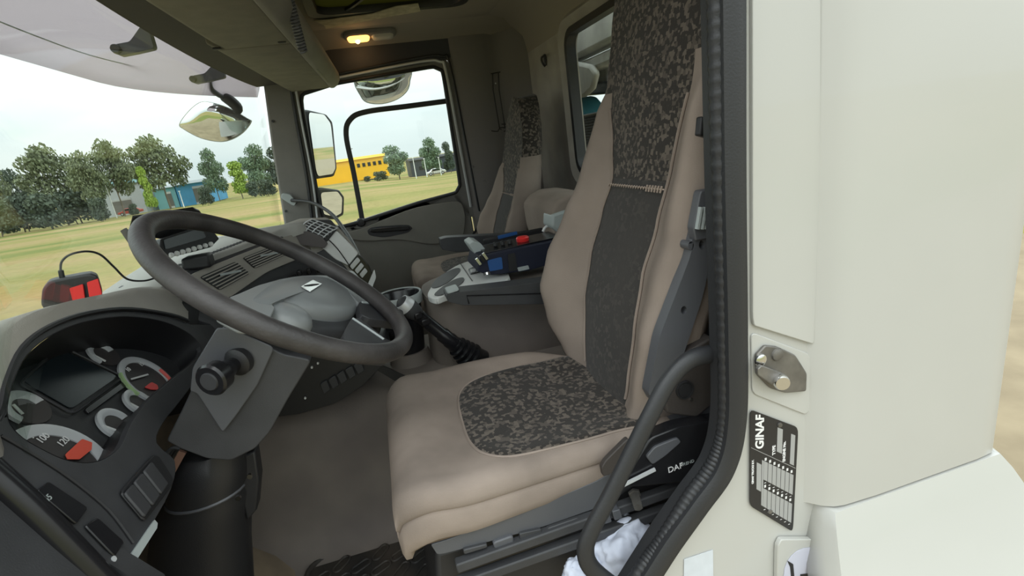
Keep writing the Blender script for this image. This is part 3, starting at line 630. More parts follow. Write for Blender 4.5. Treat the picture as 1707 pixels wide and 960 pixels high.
# column side of the dash: dark lower body between cluster and centre stack
body = MB(); prof = lambda y, x0, z0: [V((x0, y, z0)), V((x0+.012, y, z0-.02)), V((x0+.01, y, z0-.16)), V((x0-.04, y, z0-.26)), V((-.64, y, z0-.26)), V((-.64, y, z0))]
body.loft([prof(.67, -.515, 2.03), prof(.80, -.49, 2.03)])
mk('lower_body', body, MT['black'], dash, bevel=.004)
rb = [T(300, 528, 0, -.47)]
mk('side_cheek', MB().prism(TH([(312, 540), (352, 540), (385, 575), (350, 612), (338, 600)], -.01), HN*-.02), MT['charcoal'], dash, bevel=.004)
# centre stack: vents on a taupe band, stepping towards the driver
A0, A1 = V((-.50, .78, 2.092)), V((-.315, 1.16, 2.105))       # upper edge of the vent band
B0, B1 = V((-.475, .78, 1.99)), V((-.285, 1.16, 2.005))
bu = (A1-A0).normalized(); bv = ((A0-B0)-(A0-B0).dot(bu)*bu).normalized(); bn = bu.cross(bv)
if bn.x < 0: bn = -bn
def onb(x, y, d=0): return TP(x, y, A0+bn*d, bn)
stack = MB()
def sec(q, lo): 
    return [q, q-bv*.11, V((q.x+.05, q.y, q.z-.13)), V((q.x+.07, q.y, lo+.10)), V((q.x+.02, q.y, lo)), V((-.64, q.y, lo-.02)), V((-.64, q.y, q.z)), ]
stack.loft([sec(A0-bu*.03, 1.80), sec(A0.lerp(A1, .5), 1.72), sec(A1+bu*.03, 1.70)])
mk('centre_stack', stack, MT['charcoal'], dash, bevel=.006)
band = mk('vent_band', MB().prism(rpoly([onb(x, y, .002) for x, y in ((300, 470), (322, 455), (400, 424), (482, 392), (505, 402), (520, 418), (505, 428), (440, 455), (375, 500), (335, 495))], .15, 3), bn*.012), MT['taupe'], dash, bevel=.005)
def vent(q, n, name='air_vent'):
    P = [onb(x, y, .015) for x, y in q]
    fr = mk(name, MB().prism(rpoly(P, .1, 3), bn*.002), MT['black'], dash, label='black louvred air vent')
    sl = MB()
    for k in range(n):
        t = (k+.5)/n; a, b = P[0].lerp(P[3], t), P[1].lerp(P[2], t); sl.obox(a.lerp(b, .02)+bn*.004, a.lerp(b, .98)+bn*.004, .0032, .008, up=bn)
    mk('louvres', sl, MT['taupe'], fr)
    mk('vent_tab', MB().obox(P[0].lerp(P[2], .35)+bn*.009, P[0].lerp(P[2], .6)+bu*.03+bn*.009, .006, .004, up=bn), MT['lightg'], fr)
vent([(332, 462), (392, 436), (416, 456), (366, 484)], 6)
vent([(404, 430), (462, 407), (476, 425), (424, 448)], 6)
wh = mk('vent_wheel', MB().lathe([(0, .012), (.02, .012), (.028, .006), (.028, 0)], onb(340, 470, .0), bn*1, 20), MT['trimgrey'], band)
# radio/button block below the vents
for k in range(5):
    P0 = onb(470+k*17, 442-k*3, .0); mk('stack_button', MB().box(P0+V((.045, 0, -.035)), (.012, .03, .02)), MT['blackg'], dash, bevel=.003)
mk('radio_slot', MB().prism(rpoly([onb(x, y, -.002)+V((.03, 0, -.01)) for x, y in ((380, 500), (470, 455), (478, 466), (390, 514))], .1, 2), bn*.01), MT['blackg'], dash, bevel=.002)
# top of the dash
tp = MB()
edge = [V((-.56, .60, 2.055)), V((-.53, .70, 2.08)), V((-.505, .80, 2.100)), V((-.41, .98, 2.108)), V((-.32, 1.15, 2.118)), V((-.24, 1.22, 2.125)), V((-.31, 1.5, 2.095)), V((-.44, 2.0, 2.035))]
edge = smooth_path(edge, 5)
tp.sheet([[p+V((0, 0, -.03)) for p in edge], edge, [V((p.x-.012, p.y, p.z+.006)) for p in edge], [V((lerp(p.x, -.62, .5), p.y, p.z+.008)) for p in edge], [V((min(-.60, wsx(p.y, 2.06)), p.y, p.z-.01)) for p in edge], [V((-.74, p.y, 2.06)) for p in edge]])
mk('dash_top', tp, mat('pale_dash_top', (.34, .335, .31), .55, bump=.2, bscale=400), dash, ang=60)
dg = MB()
for k in range(26):
    t = k/26; p = V((-.505, .80, 2.107)).lerp(V((-.345, 1.12, 2.121)), t); dg.box(p+V((-.028, 0, 0)), (.022, .0045, .004))
mk('defrost_slots', dg, MT['black'], dash)
mk('lower_body', MB().loft([[V((x, y, z)) for x, z in ((-.60, 2.05), (-.60, 1.9), (-.60, 1.75), (-.645, 1.75), (-.645, 2.05))] for y in (.04, .55)]), MT['black'], dash)
# passenger side block: side facing the driver carries the silver panel
SY = 1.22
sideP = TY([(455, 380), (500, 364), (545, 362), (562, 376), (585, 402), (606, 432), (625, 462), (622, 478), (608, 488), (590, 480), (560, 470), (500, 480), (440, 470)], SY)
sp0 = rpoly(sideP, .1, 3)
mk('passenger_block', MB().loft([[V((p.x-.15*t-.04*t*t, SY+.80*t, p.z-.13*t)) for p in sp0] for t in (0, .3, .65, 1)]), MT['taupe'], dash, bevel=.01)
mk('block_cheek', MB().prism(rpoly(TY([(520, 425), (548, 412), (590, 462), (620, 475), (600, 500), (560, 480), (520, 470)], SY-.002), .1, 3), (0, -.012, 0)), MT['charcoal'], dash, bevel=.003)
silv = mk('silver_panel', MB().prism(rpoly(TY([(533, 409), (561, 383), (598, 421), (581, 442), (560, 432)], SY-.006), .1, 3), (0, -.012, 0)), MT['whitep'], dash, bevel=.003, label='flat silver panel')
bt = mk('button_block', MB().prism(rpoly(TY([(580, 443), (598, 423), (614, 440), (624, 462), (614, 474), (600, 462)], SY-.006), .12, 3), (0, -.010, 0)), MT['blackg'], dash, bevel=.002)
for k in range(3):
    mk('push_button', MB().prism(rpoly(TY([(583+k*8, 443+k*7), (596+k*6, 428+k*9), (601+k*6, 434+k*9), (588+k*8, 449+k*7)], SY-.017), .15, 2), (0, -.006, 0)), MT['silver'], bt, bevel=.002)
mk('end_cap', MB().prism(rpoly(TY([(612, 476), (624, 448), (627, 462), (620, 480)], SY-.017), .15, 2), (0, -.005, 0)), MT['whitep'], bt, bevel=.002)
mk('side_pod', MB().prism(rpoly(TY([(464, 394), (482, 386), (515, 386), (536, 394), (546, 407), (541, 414), (500, 408)], SY-.035), .2, 4), (0, .03, 0)), mat('dark_pod', (.09, .08, .08), .45, bump=.1), dash, bevel=.012, seg=4, label='rounded dark pod')
# corner grid vent
gv = TY([(497, 383), (520, 366), (552, 366), (563, 380), (546, 402), (530, 402)], SY-.012)
gvo = mk('grid_vent', MB().prism(rpoly(gv, .12, 3), (0, -.012, 0)), MT['black'], dash, bevel=.002, label='rounded corner vent with a white grid')
gl = MB()
c4 = [V(p) for p in TY([(498, 384), (520, 365), (563, 380), (532, 403)], SY-.026)]
for k in range(5):
    t = k/4; gl.tube(smooth_path([c4[0].lerp(c4[3], t), (c4[0].lerp(c4[3], t)+c4[1].lerp(c4[2], t))/2+V((0, -.003, .006)), c4[1].lerp(c4[2], t)], 4), .0022, 6)
for k in range(7):
    t = k/6; gl.tube([c4[0].lerp(c4[1], t), c4[3].lerp(c4[2], t)], .0018, 6)
mk('vent_grid', gl, MT['silver'], gvo)
# lower centre cluster (black, curved underside)
lcx = TY([(440, 590), (655, 590), (640, 606), (605, 643), (560, 672), (500, 690), (440, 697), (395, 690), (400, 620)], .76)
low = mk('lower_console', MB().prism(rpoly(lcx, .15, 4), (0, .35, 0)), MT['black'], dash, bevel=.015, seg=3)
for k in range(5):
    mk('console_button', MB().prism(rpoly(TY([(533+k*14, 640-k*8), (545+k*14, 632-k*8), (552+k*14, 648-k*8), (541+k*14, 656-k*8)], .757), .12, 2), (0, -.006, 0)), MT['charcoal'], low, bevel=.002)
for x, y in ((520, 612), (509, 663), (530, 605)): mk('indicator', MB().lathe([(0, -.004), (.003, -.004), (.003, .002)], T(x, y, 1, .755), (0, 1, 0), 8), MT['whitep'], low)

# ================================================================ STEERING WHEEL (fitted ring) AND COLUMN
WS = .235/.215; WC = CAM+(V((-.171, .265, 2.119))-CAM)*WS
wn = V((.623, -.042, .781)).normalized(); wa = wn.cross(V((0, 1, 0))).normalized(); wb = wn.cross(wa)   # wa: towards/away driver, wb lateral
if wa.x < 0: wa = -wa
if wb.y < 0: wb = -wb
RR = .235
wheel = thing('steering_wheel', WC, 'large worn dark steering wheel with a grey centre pad in front of the gauges', 'steering wheel')
mk('rim', MB().tube([WC+(wa*math.cos(a)+wb*math.sin(a))*RR for a in [2*math.pi*k/96 for k in range(96)]], .0175, 16, closed=True), MT['rim'], wheel)
def W(a, b, h=0): return WC+wa*a+wb*b+wn*h
def TW(x, y, h=0): return TP(x, y, WC+wn*h, wn)
def wl_(x, y, h=0): q = TW(x, y, h)-WC; return q.dot(wa), q.dot(wb)
# grey pad: traced on the wheel plane slightly below the rim level
PH_ = -.03
padpx = [(392, 512), (412, 492), (440, 474), (475, 464), (520, 459), (560, 462), (590, 480), (601, 502), (594, 518), (570, 524), (530, 520), (490, 508), (460, 499), (448, 505), (430, 520)]
pad = smooth_path([TW(x, y, PH_) for x, y in padpx], 5, closed=True); pc = sum(pad, V((0, 0, 0)))/len(pad)
rr = []
for s, h in ((.99, -.035), (1.0, -.01), (.97, -.002), (.88, .006), (.7, .011), (.45, .014), (.2, .0155), (.02, .016)): rr.append([pc.lerp(p, s)+wn*h for p in pad])
hub = mk('centre_pad', MB().loft(rr), MT['hub'], wheel, ang=60, label='smooth grey centre pad')
# darker hub body and spokes
hb = smooth_path([TW(x, y, PH_-.03) for x, y in [(400, 500), (440, 470), (520, 458), (590, 475), (622, 505), (640, 540), (615, 560), (560, 560), (500, 560), (440, 545), (405, 530)]], 4, closed=True); hc = sum(hb, V((0, 0, 0)))/len(hb)
mk('hub_body', MB().loft([[hc.lerp(p, s)+wn*h for p in hb] for s, h in ((.7, -.06), (.95, -.04), (1, -.015), (.93, .004), (.8, .012), (.02, .014))]), MT['charcoal'], wheel, ang=60)
def spoke(p0, p1, w0, w1, h0, h1, name='spoke', m='charcoal', lab=None):
    a, b = TW(*p0, h0), TW(*p1, h1); n = 10; rings = []
    d = (b-a).normalized(); s = wn.cross(d).normalized()
    for k in range(n+1):
        t = k/n; c = a.lerp(b, t)+wn*(.012*math.sin(math.pi*t)); wd = lerp(w0, w1, t)/2*(1-.25*math.sin(math.pi*t)); th = .010
        rings.append([c+s*wd*math.cos(q)+wn*th*math.sin(q) for q in [2*math.pi*j/12 for j in range(12)]])
    return mk(name, MB().loft(rings), MT[m], wheel, ang=70, label=lab)
def wedge(pts, h, th, m, lab=None, bev=.008):
    return mk('spoke', MB().prism(rpoly([TW(x, y, h) for x, y in pts], .18, 4), wn*-th), MT[m], wheel, bevel=bev, seg=3, label=lab)
wedge([(372, 508), (384, 494), (400, 488), (432, 474), (472, 464), (478, 498), (454, 506), (459, 514), (450, 532), (412, 530)], -.022, .03, 'hub', 'broad pale left spoke')
wedge([(574, 552), (586, 530), (600, 530), (646, 566), (668, 572), (650, 594), (606, 590), (572, 566)], -.020, .022, 'charcoal')
wedge([(598, 503), (614, 503), (672, 516), (676, 538), (618, 531), (602, 524)], -.018, .02, 'charcoal')
wedge([(544, 458), (588, 450), (606, 470), (618, 502), (600, 508), (572, 476)], -.020, .02, 'hub')
mk('spoke_edge', MB().tube([TW(x, y, -.019) for x, y in ((588, 531), (612, 547), (640, 566))], .003, 6), MT['lightg'], wheel)
mk('spoke_edge', MB().tube([TW(x, y, -.017) for x, y in ((604, 504), (635, 508), (664, 516))], .003, 6), MT['lightg'], wheel)
bp = mk('horn_dome', MB().lathe([(.001, .020), (.022, .019), (.036, .012), (.043, .0), (.043, -.02)], TW(482, 529, -.040), wn, 24), MT['hub'], wheel, label='round grey pad in the left spoke')
em = [TW(x, y, PH_+.0175) for x, y in ((501, 478), (521, 467), (537, 474), (517, 487))]
emb = mk('emblem', MB().prism(em, wn*.0015), MT['chrome'], hub, bevel=.0006, label='square metal emblem')
ec = sum(em, V((0, 0, 0)))/4
mk('emblem_mark', MB().prism(smooth_path([ec.lerp(em[0], .75)+wn*.002, ec.lerp(em[1], .15)+wn*.002, ec.lerp(em[2], .7)+wn*.002, ec.lerp(em[3], .1)+wn*.002], 4, closed=True), wn*.0006), MT['black'], emb)
column = thing('steering_column', V((-.42, .36, 1.25)), 'dark steering column with shroud, thick stalk and rubber boot below the wheel', 'steering column')
YC = .27
sh = TY([(368, 548), (396, 548), (470, 590), (520, 600), (480, 665), (450, 720), (425, 748), (385, 768), (345, 765), (300, 748), (277, 735), (300, 690), (318, 652), (325, 612)], YC)
mk('shroud', MB().prism(rpoly(sh, .15, 4), (0, .16, 0)), MT['charcoal'], column, bevel=.022, seg=4, label='charcoal plastic shroud')
mk('upper_cowl', MB().prism(rpoly(TY([(362, 546), (384, 545), (458, 578), (430, 640), (395, 690), (372, 720), (330, 655), (318, 650), (322, 612)], YC-.006), .12, 4), (0, -.004, 0)), MT['bluegrey'], column, bevel=.003)
so_ = T(398, 602, 1, YC-.01); se = T(349, 636, 1, YC-.075)
sa = (se-so_).normalized()
st_ = mk('stalk', MB().lathe([(.012, 0), (.013, .02), (.016, .03), (.0165, .045), (.018, .05), (.025, (se-so_).length-.025), (.027, (se-so_).length-.004), (.024, (se-so_).length), (.001, (se-so_).length)], so_, sa, 24), MT['blackg'], column, label='thick black stalk switch')
mk('stalk_button', MB().lathe([(.0001, .003), (.014, .003), (.015, 0), (.0155, 0), (.0155, -.002)], se, sa, 24), MT['charcoal'], st_)
mk('stalk_collar', MB().lathe([(.024, -.006), (.024, .006), (.016, .012)], so_, sa, 20), MT['black'], column)
for k in range(3): mk('stalk_print', MB().obox(so_.lerp(se, .35)+V((0, -.0165, .004+k*.004))-V((0, 0, .004)), so_.lerp(se, .42)+V((0, -.0165, .004+k*.004))-V((0, 0, .004)), .001, .001), MT['whitet'], st_)
bo = MB(); rings = []
for px, py, r, y in ((352, 745, .062, .35), (350, 775, .070, .35), (347, 806, .074, .35), (345, 820, .070, .35), (342, 830, .085, .36), (338, 860, .092, .37), (334, 920, .098, .38), (330, 1000, .11, .38), (330, 1150, .13, .40)):
    c = T(px, py, 1, y); rings.append([c+V((r*math.cos(a), r*.8*math.sin(a), .0)) for a in [2*math.pi*k/28 for k in range(28)]])
bo.loft(rings); mk('boot', bo, MT['black'], column, ang=80, label='black rubber column boot')
mk('boot_band', MB().tube([p for p in rings[3]], .0035, 6, closed=True), MT['lightg'] if 0 else MT['bluegrey'], column)
mk('pivot_bracket', MB().prism(TY([(405, 760), (425, 752), (432, 800), (428, 850), (412, 870), (400, 820)], .34), (0, .04, 0)), MT['black'], column, bevel=.004)
for x, y in ((417, 792), (398, 828)): mk('bolt', MB().lathe([(0, -.006), (.005, -.006), (.005, .0)], T(x, y, 1, .30), (0, 1, 0), 6), MT['chrome'], column)
mk('brown_lever', MB().obox(T(285, 788, 1, .30), T(305, 752, 1, .30), .012, .006, up=(0, 1, 0)), mat('rusty_lever', (.2, .11, .08), .7), column)
for k in range(3): mk('cable', MB().tube(smooth_path(TY([(268+k*9, 770-k*4), (285+k*7, 748-k*2), (300+k*6, 748)], .31+.01*k), 4), .004, 6), MT['charcoal'], column)

# ================================================================ OVERHEAD SHELF, HATCH, LAMP
def Z(x, y, z=2.64): return T(x, y, 2, z)
shf = thing('overhead_shelf', V((-.25, 1.0, 2.64)), 'grey-brown storage shelf hanging over the windscreen', 'shelf')
for y0, y1 in ((.02, 1.022), (1.028, 2.0)):
    a0, a1 = lerp(-.385, -.335, y0/2), lerp(-.385, -.30, y1/2)
    r0_ = [V((a0, y0, 2.66)), V((a0+.03, y0, 2.64)), V((-.185+.08*y0/2, y0, 2.64)), V((-.175+.08*y0/2, y0, 2.648)), V((-.175+.08*y0/2, y0, 2.68)), V((a0, y0, 2.69))]
    r1_ = [V((a1, y1, 2.66)), V((a1+.03, y1, 2.64)), V((-.185+.08*y1/2, y1, 2.64)), V((-.175+.08*y1/2, y1, 2.648)), V((-.175+.08*y1/2, y1, 2.68)), V((a1, y1, 2.69))]
    mk('shelf_tray', MB().loft([r0_, r1_]), MT['shelf'], shf, bevel=.004)
lip = MB(); pr = lambda y: [V((x+.078*y/2, y, z)) for x, z in ((-.183, 2.637), (-.165, 2.634), (-.145, 2.645), (-.13, 2.668), (-.13, 2.70), (-.155, 2.72), (-.183, 2.71))]
lip.loft([pr(y) for y in (.02, 1.0, 1.9, 1.99)]); lp_ = mk('shelf_lip', lip, MT['trimgrey'], shf, bevel=.005, ang=60)
mk('lip_slot', MB().obox(V((-.112, 1.45, 2.636)), V((-.098, 1.80, 2.636)), .005, .004), MT['black'], lp_)
bk_ = MB(); bk_.loft([[V((x, y, z)) for x, z in ((-.38, 2.69), (-.22, 2.69), (-.24, 2.87), (-.42, 2.87))] for y in (.02, 1.99)])
mk('shelf_gap_shade', bk_, MT['black'], shf, bevel=.005)  # black block fills the open gap over the shelf, standing for its shade
for px, py in ((362, 81), (470, 70)): mk('latch', MB().box(Z(px, py)+V((.0, -.0, -.0)), (.022, .016, .006)), MT['black'], shf, bevel=.003)
hf = thing('roof_hatch', V((.2, 1.4, 2.88)), 'yellow-green roof hatch in a black frame above the passenger side', 'hatch')
hr = lambda e, z: rrect(((HX0+HX1)/2, (HY0+HY1)/2, z), (1, 0, 0), (0, 1, 0), (HX1-HX0)/2+e, (HY1-HY0)/2+e, .06)
mk('hatch_frame', MB().loft([hr(.012, 2.856), hr(-.022, 2.856), hr(-.028, 2.875), hr(-.02, 2.91), hr(.03, 2.91)], cap=False), MT['black'], hf, ang=60)
mk('hatch_pane', MB().prism([p for p in hr(-.015, 2.882)], (0, 0, .006)), MT['hatchg'], hf, label='yellow-green acrylic pane')
mk('hatch_bar', MB().tube(smooth_path([T(545, 22, 2, 2.875), T(575, 16, 2, 2.872), T(595, 4, 2, 2.872), T(610, -8, 2, 2.875)], 5), .008, 6), MT['black'], hf)
tp_ = TZ([(524, 34), (545, 32), (620, 22), (660, 10), (697, 5), (701, 18), (640, 28), (600, 36), (543, 47), (540, 41)], 2.854)
mk('foam_strip', MB().prism(tp_, (0, 0, -.003)), MT['tape'], hf, label='torn yellowish foam strip')
lt = thing('ceiling_light', T(615, 60, 2, 2.875), 'small oval ceiling lamp with its left half glowing amber', 'lamp')
lc_ = T(617, 57, 2, 2.836); lx = V((1, 0, 0)); ly = V((0, .93, -.34))
mk('lamp_housing', MB().loft([rrect(lc_+V((0, 0, z)), lx, ly, a, b, min(a, b)*.95, 6) for z, a, b in ((.004, .118, .032), (-.006, .116, .030), (-.012, .106, .024))]), MT['trimgrey'], lt, ang=50)
mk('lamp_lens', MB().loft([rrect(lc_+lx*.053+V((0, 0, z)), lx, ly, a, b, b*.9, 6) for z, a, b in ((-.010, .050, .021), (-.020, .046, .017), (-.023, .03, .01))]), mat('frosted_lens', (.5, .48, .4), .3), lt, ang=60)
mk('amber_lens', MB().loft([rrect(lc_-lx*.054+V((0, 0, z)), lx, ly, a, b, b*.9, 6) for z, a, b in ((-.010, .050, .022), (-.020, .046, .018), (-.024, .03, .010))]), mat('amber_lens', (.9, .45, .1), .3, emit=(1, .42, .08), es=2.2), lt, ang=60)
mk('bulb', MB().lathe([(.001, .008), (.008, .004), (.010, 0), (.006, -.006), (.001, -.008)], lc_-lx*.06+V((0, 0, -.026)), (0, 0, 1), 12), mat('glowing_bulb', (1, .8, .5), .3, emit=(1, .75, .35), es=12), lt)
pl_ = bpy.data.lights.new('lamp_glow', 'POINT'); pl_.energy = .05; pl_.color = (1, .6, .25); pl_.shadow_soft_size = .02
po = bpy.data.objects.new('lamp_glow', pl_); C.objects.link(po); po.location = lc_-lx*.06+V((0, 0, -.05))
# coiled cord hanging behind the shelf lip
h1 = T(505, 86, 1, .84)
h0 = T(480, -10, 1, .78); cpath = []
for k in range(18*14):
    t = k/(18*14-1); c = h0.lerp(h1, t); a = 2*math.pi*18*t; d = (h1-h0).normalized(); u = d.orthogonal().normalized(); q = d.cross(u)
    cpath.append(c+(u*math.cos(a)+q*math.sin(a))*.009)
tag(mk('coiled_cord', MB().tube(cpath, .0032, 6), MT['bluegrey']), 'dark coiled radio cord hanging behind the overhead shelf lip', 'cord')

# ================================================================ CONSOLE, GEAR LEVER, REMOTE
con = thing('centre_console', V((.3, 1.05, 1.64)), 'taupe console with silver cup holder top between the two seats', 'console')
cz = lambda x: 1.885+.02*(x-.07)/.3
plan = [(.075, 1.02), (.085, .92), (.13, .875), (.24, .86), (.64, .86), (.64, 1.22), (.24, 1.22), (.13, 1.17), (.085, 1.11)]
pl = rpoly([V((a, b, 0)) for a, b in plan], .35, 4); c0 = V((.35, 1.04, 0))
mk('console_body', MB().loft([[V((c0.x+(p.x-c0.x)*s, c0.y+(p.y-c0.y)*s, z)) for p in pl] for s, z in ((1.03, 1.62), (1.0, 1.74), (.985, 1.86))]), MT['tunnel'], con, ang=60)
def on_c(x, y, d=0): return T(x, y, 2, 1.885+d)
top = smooth_path([on_c(*p) for p in ((713, 492), (716, 482), (728, 466), (748, 450), (772, 438), (815, 428), (850, 462), (800, 476), (765, 484), (742, 492), (726, 497))], 4, closed=True)
tpm = mk('cup_holder_top', MB().prism(top, (0, 0, -.02)), MT['whitep'], con, bevel=.005, label='pale silver cup holder top')
for pts in ([(719, 478), (730, 463), (752, 450), (765, 447), (766, 453), (750, 468), (730, 479)], [(724, 491), (738, 478), (758, 466), (772, 463), (772, 470), (756, 482), (736, 492)]):
    q = smooth_path([on_c(*p, .0012) for p in pts], 4, closed=True)
    c = mk('cup_recess', MB().prism(q, (0, 0, .001)), MT['charcoal'], tpm)
mk('top_seam', MB().tube([on_c(768, 440, .002), on_c(787, 468, .002)], .0015, 5), MT['black'], tpm)
tg = mk('toggle_plate', MB().prism(rpoly([on_c(*p, .001) for p in ((780, 450), (794, 444), (800, 454), (784, 458))], .15, 3), (0, 0, .003)), MT['blackg'], tpm)
mk('toggle', MB().box(on_c(789, 451, .008), (.018, .012, .01)), MT['whitep'], tg, bevel=.002)
# folded middle backrest behind the console
mid = thing('folded_seat_back', V((.66, 1.1, 1.86)), 'rounded beige padded middle backrest with a grey cap behind the console', 'backrest')
q = rpoly(TY([(918, 352), (930, 335), (950, 324), (985, 320), (1010, 330), (1010, 480), (960, 480), (925, 400)], 1.0), .25, 4)
mk('pad', MB().prism(q, (0, .34, 0)), MT['beige'], mid, bevel=.03, seg=4)
mk('plastic_cap', MB().prism(rpoly(TY([(921, 358), (945, 350), (968, 353), (964, 378), (930, 388), (920, 378)], .985), .2, 3), (0, .10, 0)), MT['lightg'], mid, bevel=.01)
rc = thing('remote_control', V((.40, .98, 1.90)), 'dark blue crane remote control with red stop button lying on the console', 'remote control')
RY = .90
mk('body', MB().prism(rpoly(TY([(795, 452), (800, 428), (832, 420), (920, 402), (945, 396), (945, 432), (880, 452), (815, 459)], RY), .12, 3), (0, .17, 0)), MT['navy'], rc, bevel=.01, seg=3, label='dark navy control body')
mk('control_panel', MB().prism([T(x, y, 1, RY+.02)+V((0, dy, .002)) for x, y, dy in ((808, 424, 0), (935, 396, 0), (935, 396, .12), (808, 424, .12))], (0, 0, .003)), MT['blackg'], rc, bevel=.002)
mk('front_guard', MB().prism(rpoly(TY([(781, 408), (790, 402), (800, 404), (813, 420), (802, 432), (795, 428)], .98), .2, 3), (0, .10, 0)), MT['lightg'], rc, bevel=.008, label='pale grey end guard')
mk('side_guard', MB().obox(T(806, 404, 1, 1.13), T(925, 380, 1, 1.13), .012, .022), MT['black'], rc, bevel=.004)
mk('side_stripe', MB().obox(T(830, 396, 1, 1.12), T(862, 388, 1, 1.12), .004, .012), MT['blue'], rc)
mk('side_patch', MB().prism(rpoly(TY([(812, 434), (836, 428), (838, 448), (816, 452)], RY-.001), .1, 2), (0, -.003, 0)), MT['blue'], rc)
bx = T(872, 405, 1, .97)
rbn = mk('stop_button', MB().lathe([(.012, -.03), (.013, -.002), (.018, .004), (.021, .008), (.0215, .018), (.018, .022), (.001, .024)], bx, (0, 0, 1), 24), MT['red'], rc, label='red mushroom stop button')
mk('button_base', MB().lathe([(.024, -.045), (.024, -.030), (.012, -.030)], bx, (0, 0, 1), 20), MT['yellow'], rc)
for k, (x, y) in enumerate(((826, 412), (838, 410), (850, 408), (858, 416), (846, 419))):
    o = T(x, y, 1, .97); mk('paddle_lever', MB().lathe([(.003, -.03), (.003, 0), (.008, .004), (.008, .014), (.002, .018)], o, (.1, .1, 1), 10), MT['black'], rc)
for k, (x, y, m) in enumerate(((890, 408, 'whitep'), (900, 407, 'black'), (905, 404, 'yellow'), (914, 404, 'black'), (884, 412, 'yellow'))):
    o = T(x, y, 1, .96); mk('toggle_switch', MB().lathe([(.004, -.02), (.004, 0), (.006, .002), (.006, .008), (.001, .01)], o, (0, 0, 1), 10), MT[m], rc)
for k, (x, y) in enumerate(((798, 436), (804, 431), (809, 427))):
    mk('strap_clip', MB().obox(T(x-4, y-5, 1, RY-.01), T(x+3, y+5, 1, RY-.01), .007, .008), MT['chrome'] if k % 2 == 0 else MT['blackg'], rc)
mk('side_band', MB().prism(rpoly(TY([(846, 424), (858, 421), (862, 450), (848, 452)], RY-.001), .1, 2), (0, -.004, 0)), MT['black'], rc)
mk('side_tab', MB().prism(rpoly(TY([(862, 446), (880, 442), (882, 448), (864, 452)], RY-.001), .1, 2), (0, -.004, 0)), MT['lightg'], rc)
mk('end_ring', MB().lathe([(.012, -.004), (.012, .004), (.007, .004), (.007, -.004)], T(812, 456, 1, RY-.01), (0, .3, 1), 16), MT['chrome'], rc)
mk('strap_hook', MB().tube(smooth_path(TY([(905, 386), (910, 378), (920, 377), (925, 383)], 1.05), 4), .005, 8), MT['whitep'], rc)
# gear lever
YG = .80
gl_ = thing('gear_lever', T(775, 590, 1, YG), 'black gear lever with ribbed rubber bellows leaning from the tunnel', 'gear lever')
p0, p1 = T(786, 596, 1, YG+.02), T(672, 505, 1, YG-.03)
ga = (p1-p0); gn = ga.normalized(); Lg = ga.length
prof = []
for k in range(4): prof += [(.040-.004*k, .018*k), (.044-.004*k, .018*k+.004), (.044-.004*k, .018*k+.010), (.036-.004*k, .018*k+.014)]
mk('bellows', MB().lathe([(.046, -.03)]+prof+[(.026, .074), (.024, .08)], p0, gn, 24), MT['blackg'], gl_, ang=60, label='ribbed rubber bellows')
mk('lever_shaft', MB().lathe([(.023, .07), (.024, .10), (.022, .105), (.0225, .13), (.019, .135), (.019, Lg*.80)], p0, gn, 20), MT['blackg'], gl_)
gk = mk('gear_knob', MB().lathe([(.017, Lg*.78), (.022, Lg*.82), (.026, Lg*.88), (.027, Lg*.96), (.022, Lg*1.02), (.010, Lg*1.05), (.001, Lg*1.055)], p0, gn, 20), MT['charcoal'], gl_)
mk('knob_cap', MB().lathe([(.0275, Lg*.94), (.0275, Lg*.965), (.022, Lg*1.025)], p0, gn, 20), MT['silver'], gk)
mk('knob_switch', MB().box(p0.lerp(p1, .80)+V((.0, -.022, .004)), (.024, .012, .02), rotz(.3)), MT['blackg'], gl_, bevel=.004)
mk('knob_switch', MB().box(p0.lerp(p1, .70)+V((.0, -.020, .002)), (.026, .010, .018), rotz(.3)), MT['blackg'], gl_, bevel=.003)
# round bin at the end of the dash
bn_ = thing('waste_bin', T(665, 530, 1, 1.0), 'round black bin with a pale rim between dashboard and console', 'bin')
bc = T(664, 492, 1, 1.0)
mk('bin_body', MB().lathe([(.05, -.20), (.062, -.10), (.068, -.004), (.072, .0), (.068, .003), (.062, -.004), (.055, -.10), (.045, -.17), (.001, -.172)], bc, (0, 0, 1), 32), MT['blackg'], bn_, ang=60)
mk('bin_rim', MB().lathe([(.066, -.03), (.074, -.028), (.077, .0), (.074, .006), (.069, .004)], bc, (0, 0, 1), 32, True), MT['lightg'], bn_, label='pale grey rim')
mk('bin_stand', MB().lathe([(.075, -.24), (.06, -.19), (.05, -.19)], bc, (0, 0, 1), 24), MT['tunnel'], bn_)

# ================================================================ THINGS ON THE DASH
dv = thing('display_unit', T(290, 420, 0, -.50), 'black box-shaped display with sunshade and a row of round buttons on the dash', 'display')
DYY = .62
Cx = V((-.515, .74, 2.175)); dn = V((.82, -.42, .12)).normalized()
def TD(x, y, d=0): return TP(x, y, Cx+dn*d, dn)
fr_ = [(268, 398), (330, 378), (352, 380), (366, 398), (352, 412), (300, 424), (276, 428), (266, 415)]
body_ = rpoly([TD(x, y) for x, y in fr_], .1, 3)
mk('case', MB().prism(body_, dn*-.05), MT['black'], dv, bevel=.006)
mk('screen', MB().prism(rpoly([TD(x, y, .001) for x, y in ((272, 400), (335, 380), (343, 396), (275, 416))], .08, 2), dn*.002), MT['screen'], dv)
hood_o = [(205, 383), (222, 362), (322, 346), (333, 352), (345, 382)]
mk('sunshade', MB().prism([TD(222, 362, .09), TD(322, 347, .09), TD(333, 352, .07), TD(352, 380, 0), TD(330, 378, 0), TD(268, 398, 0), TD(214, 392, .05)], dn.cross(V((0, 1, 0))).normalized()*.003), MT['blackg'], dv)
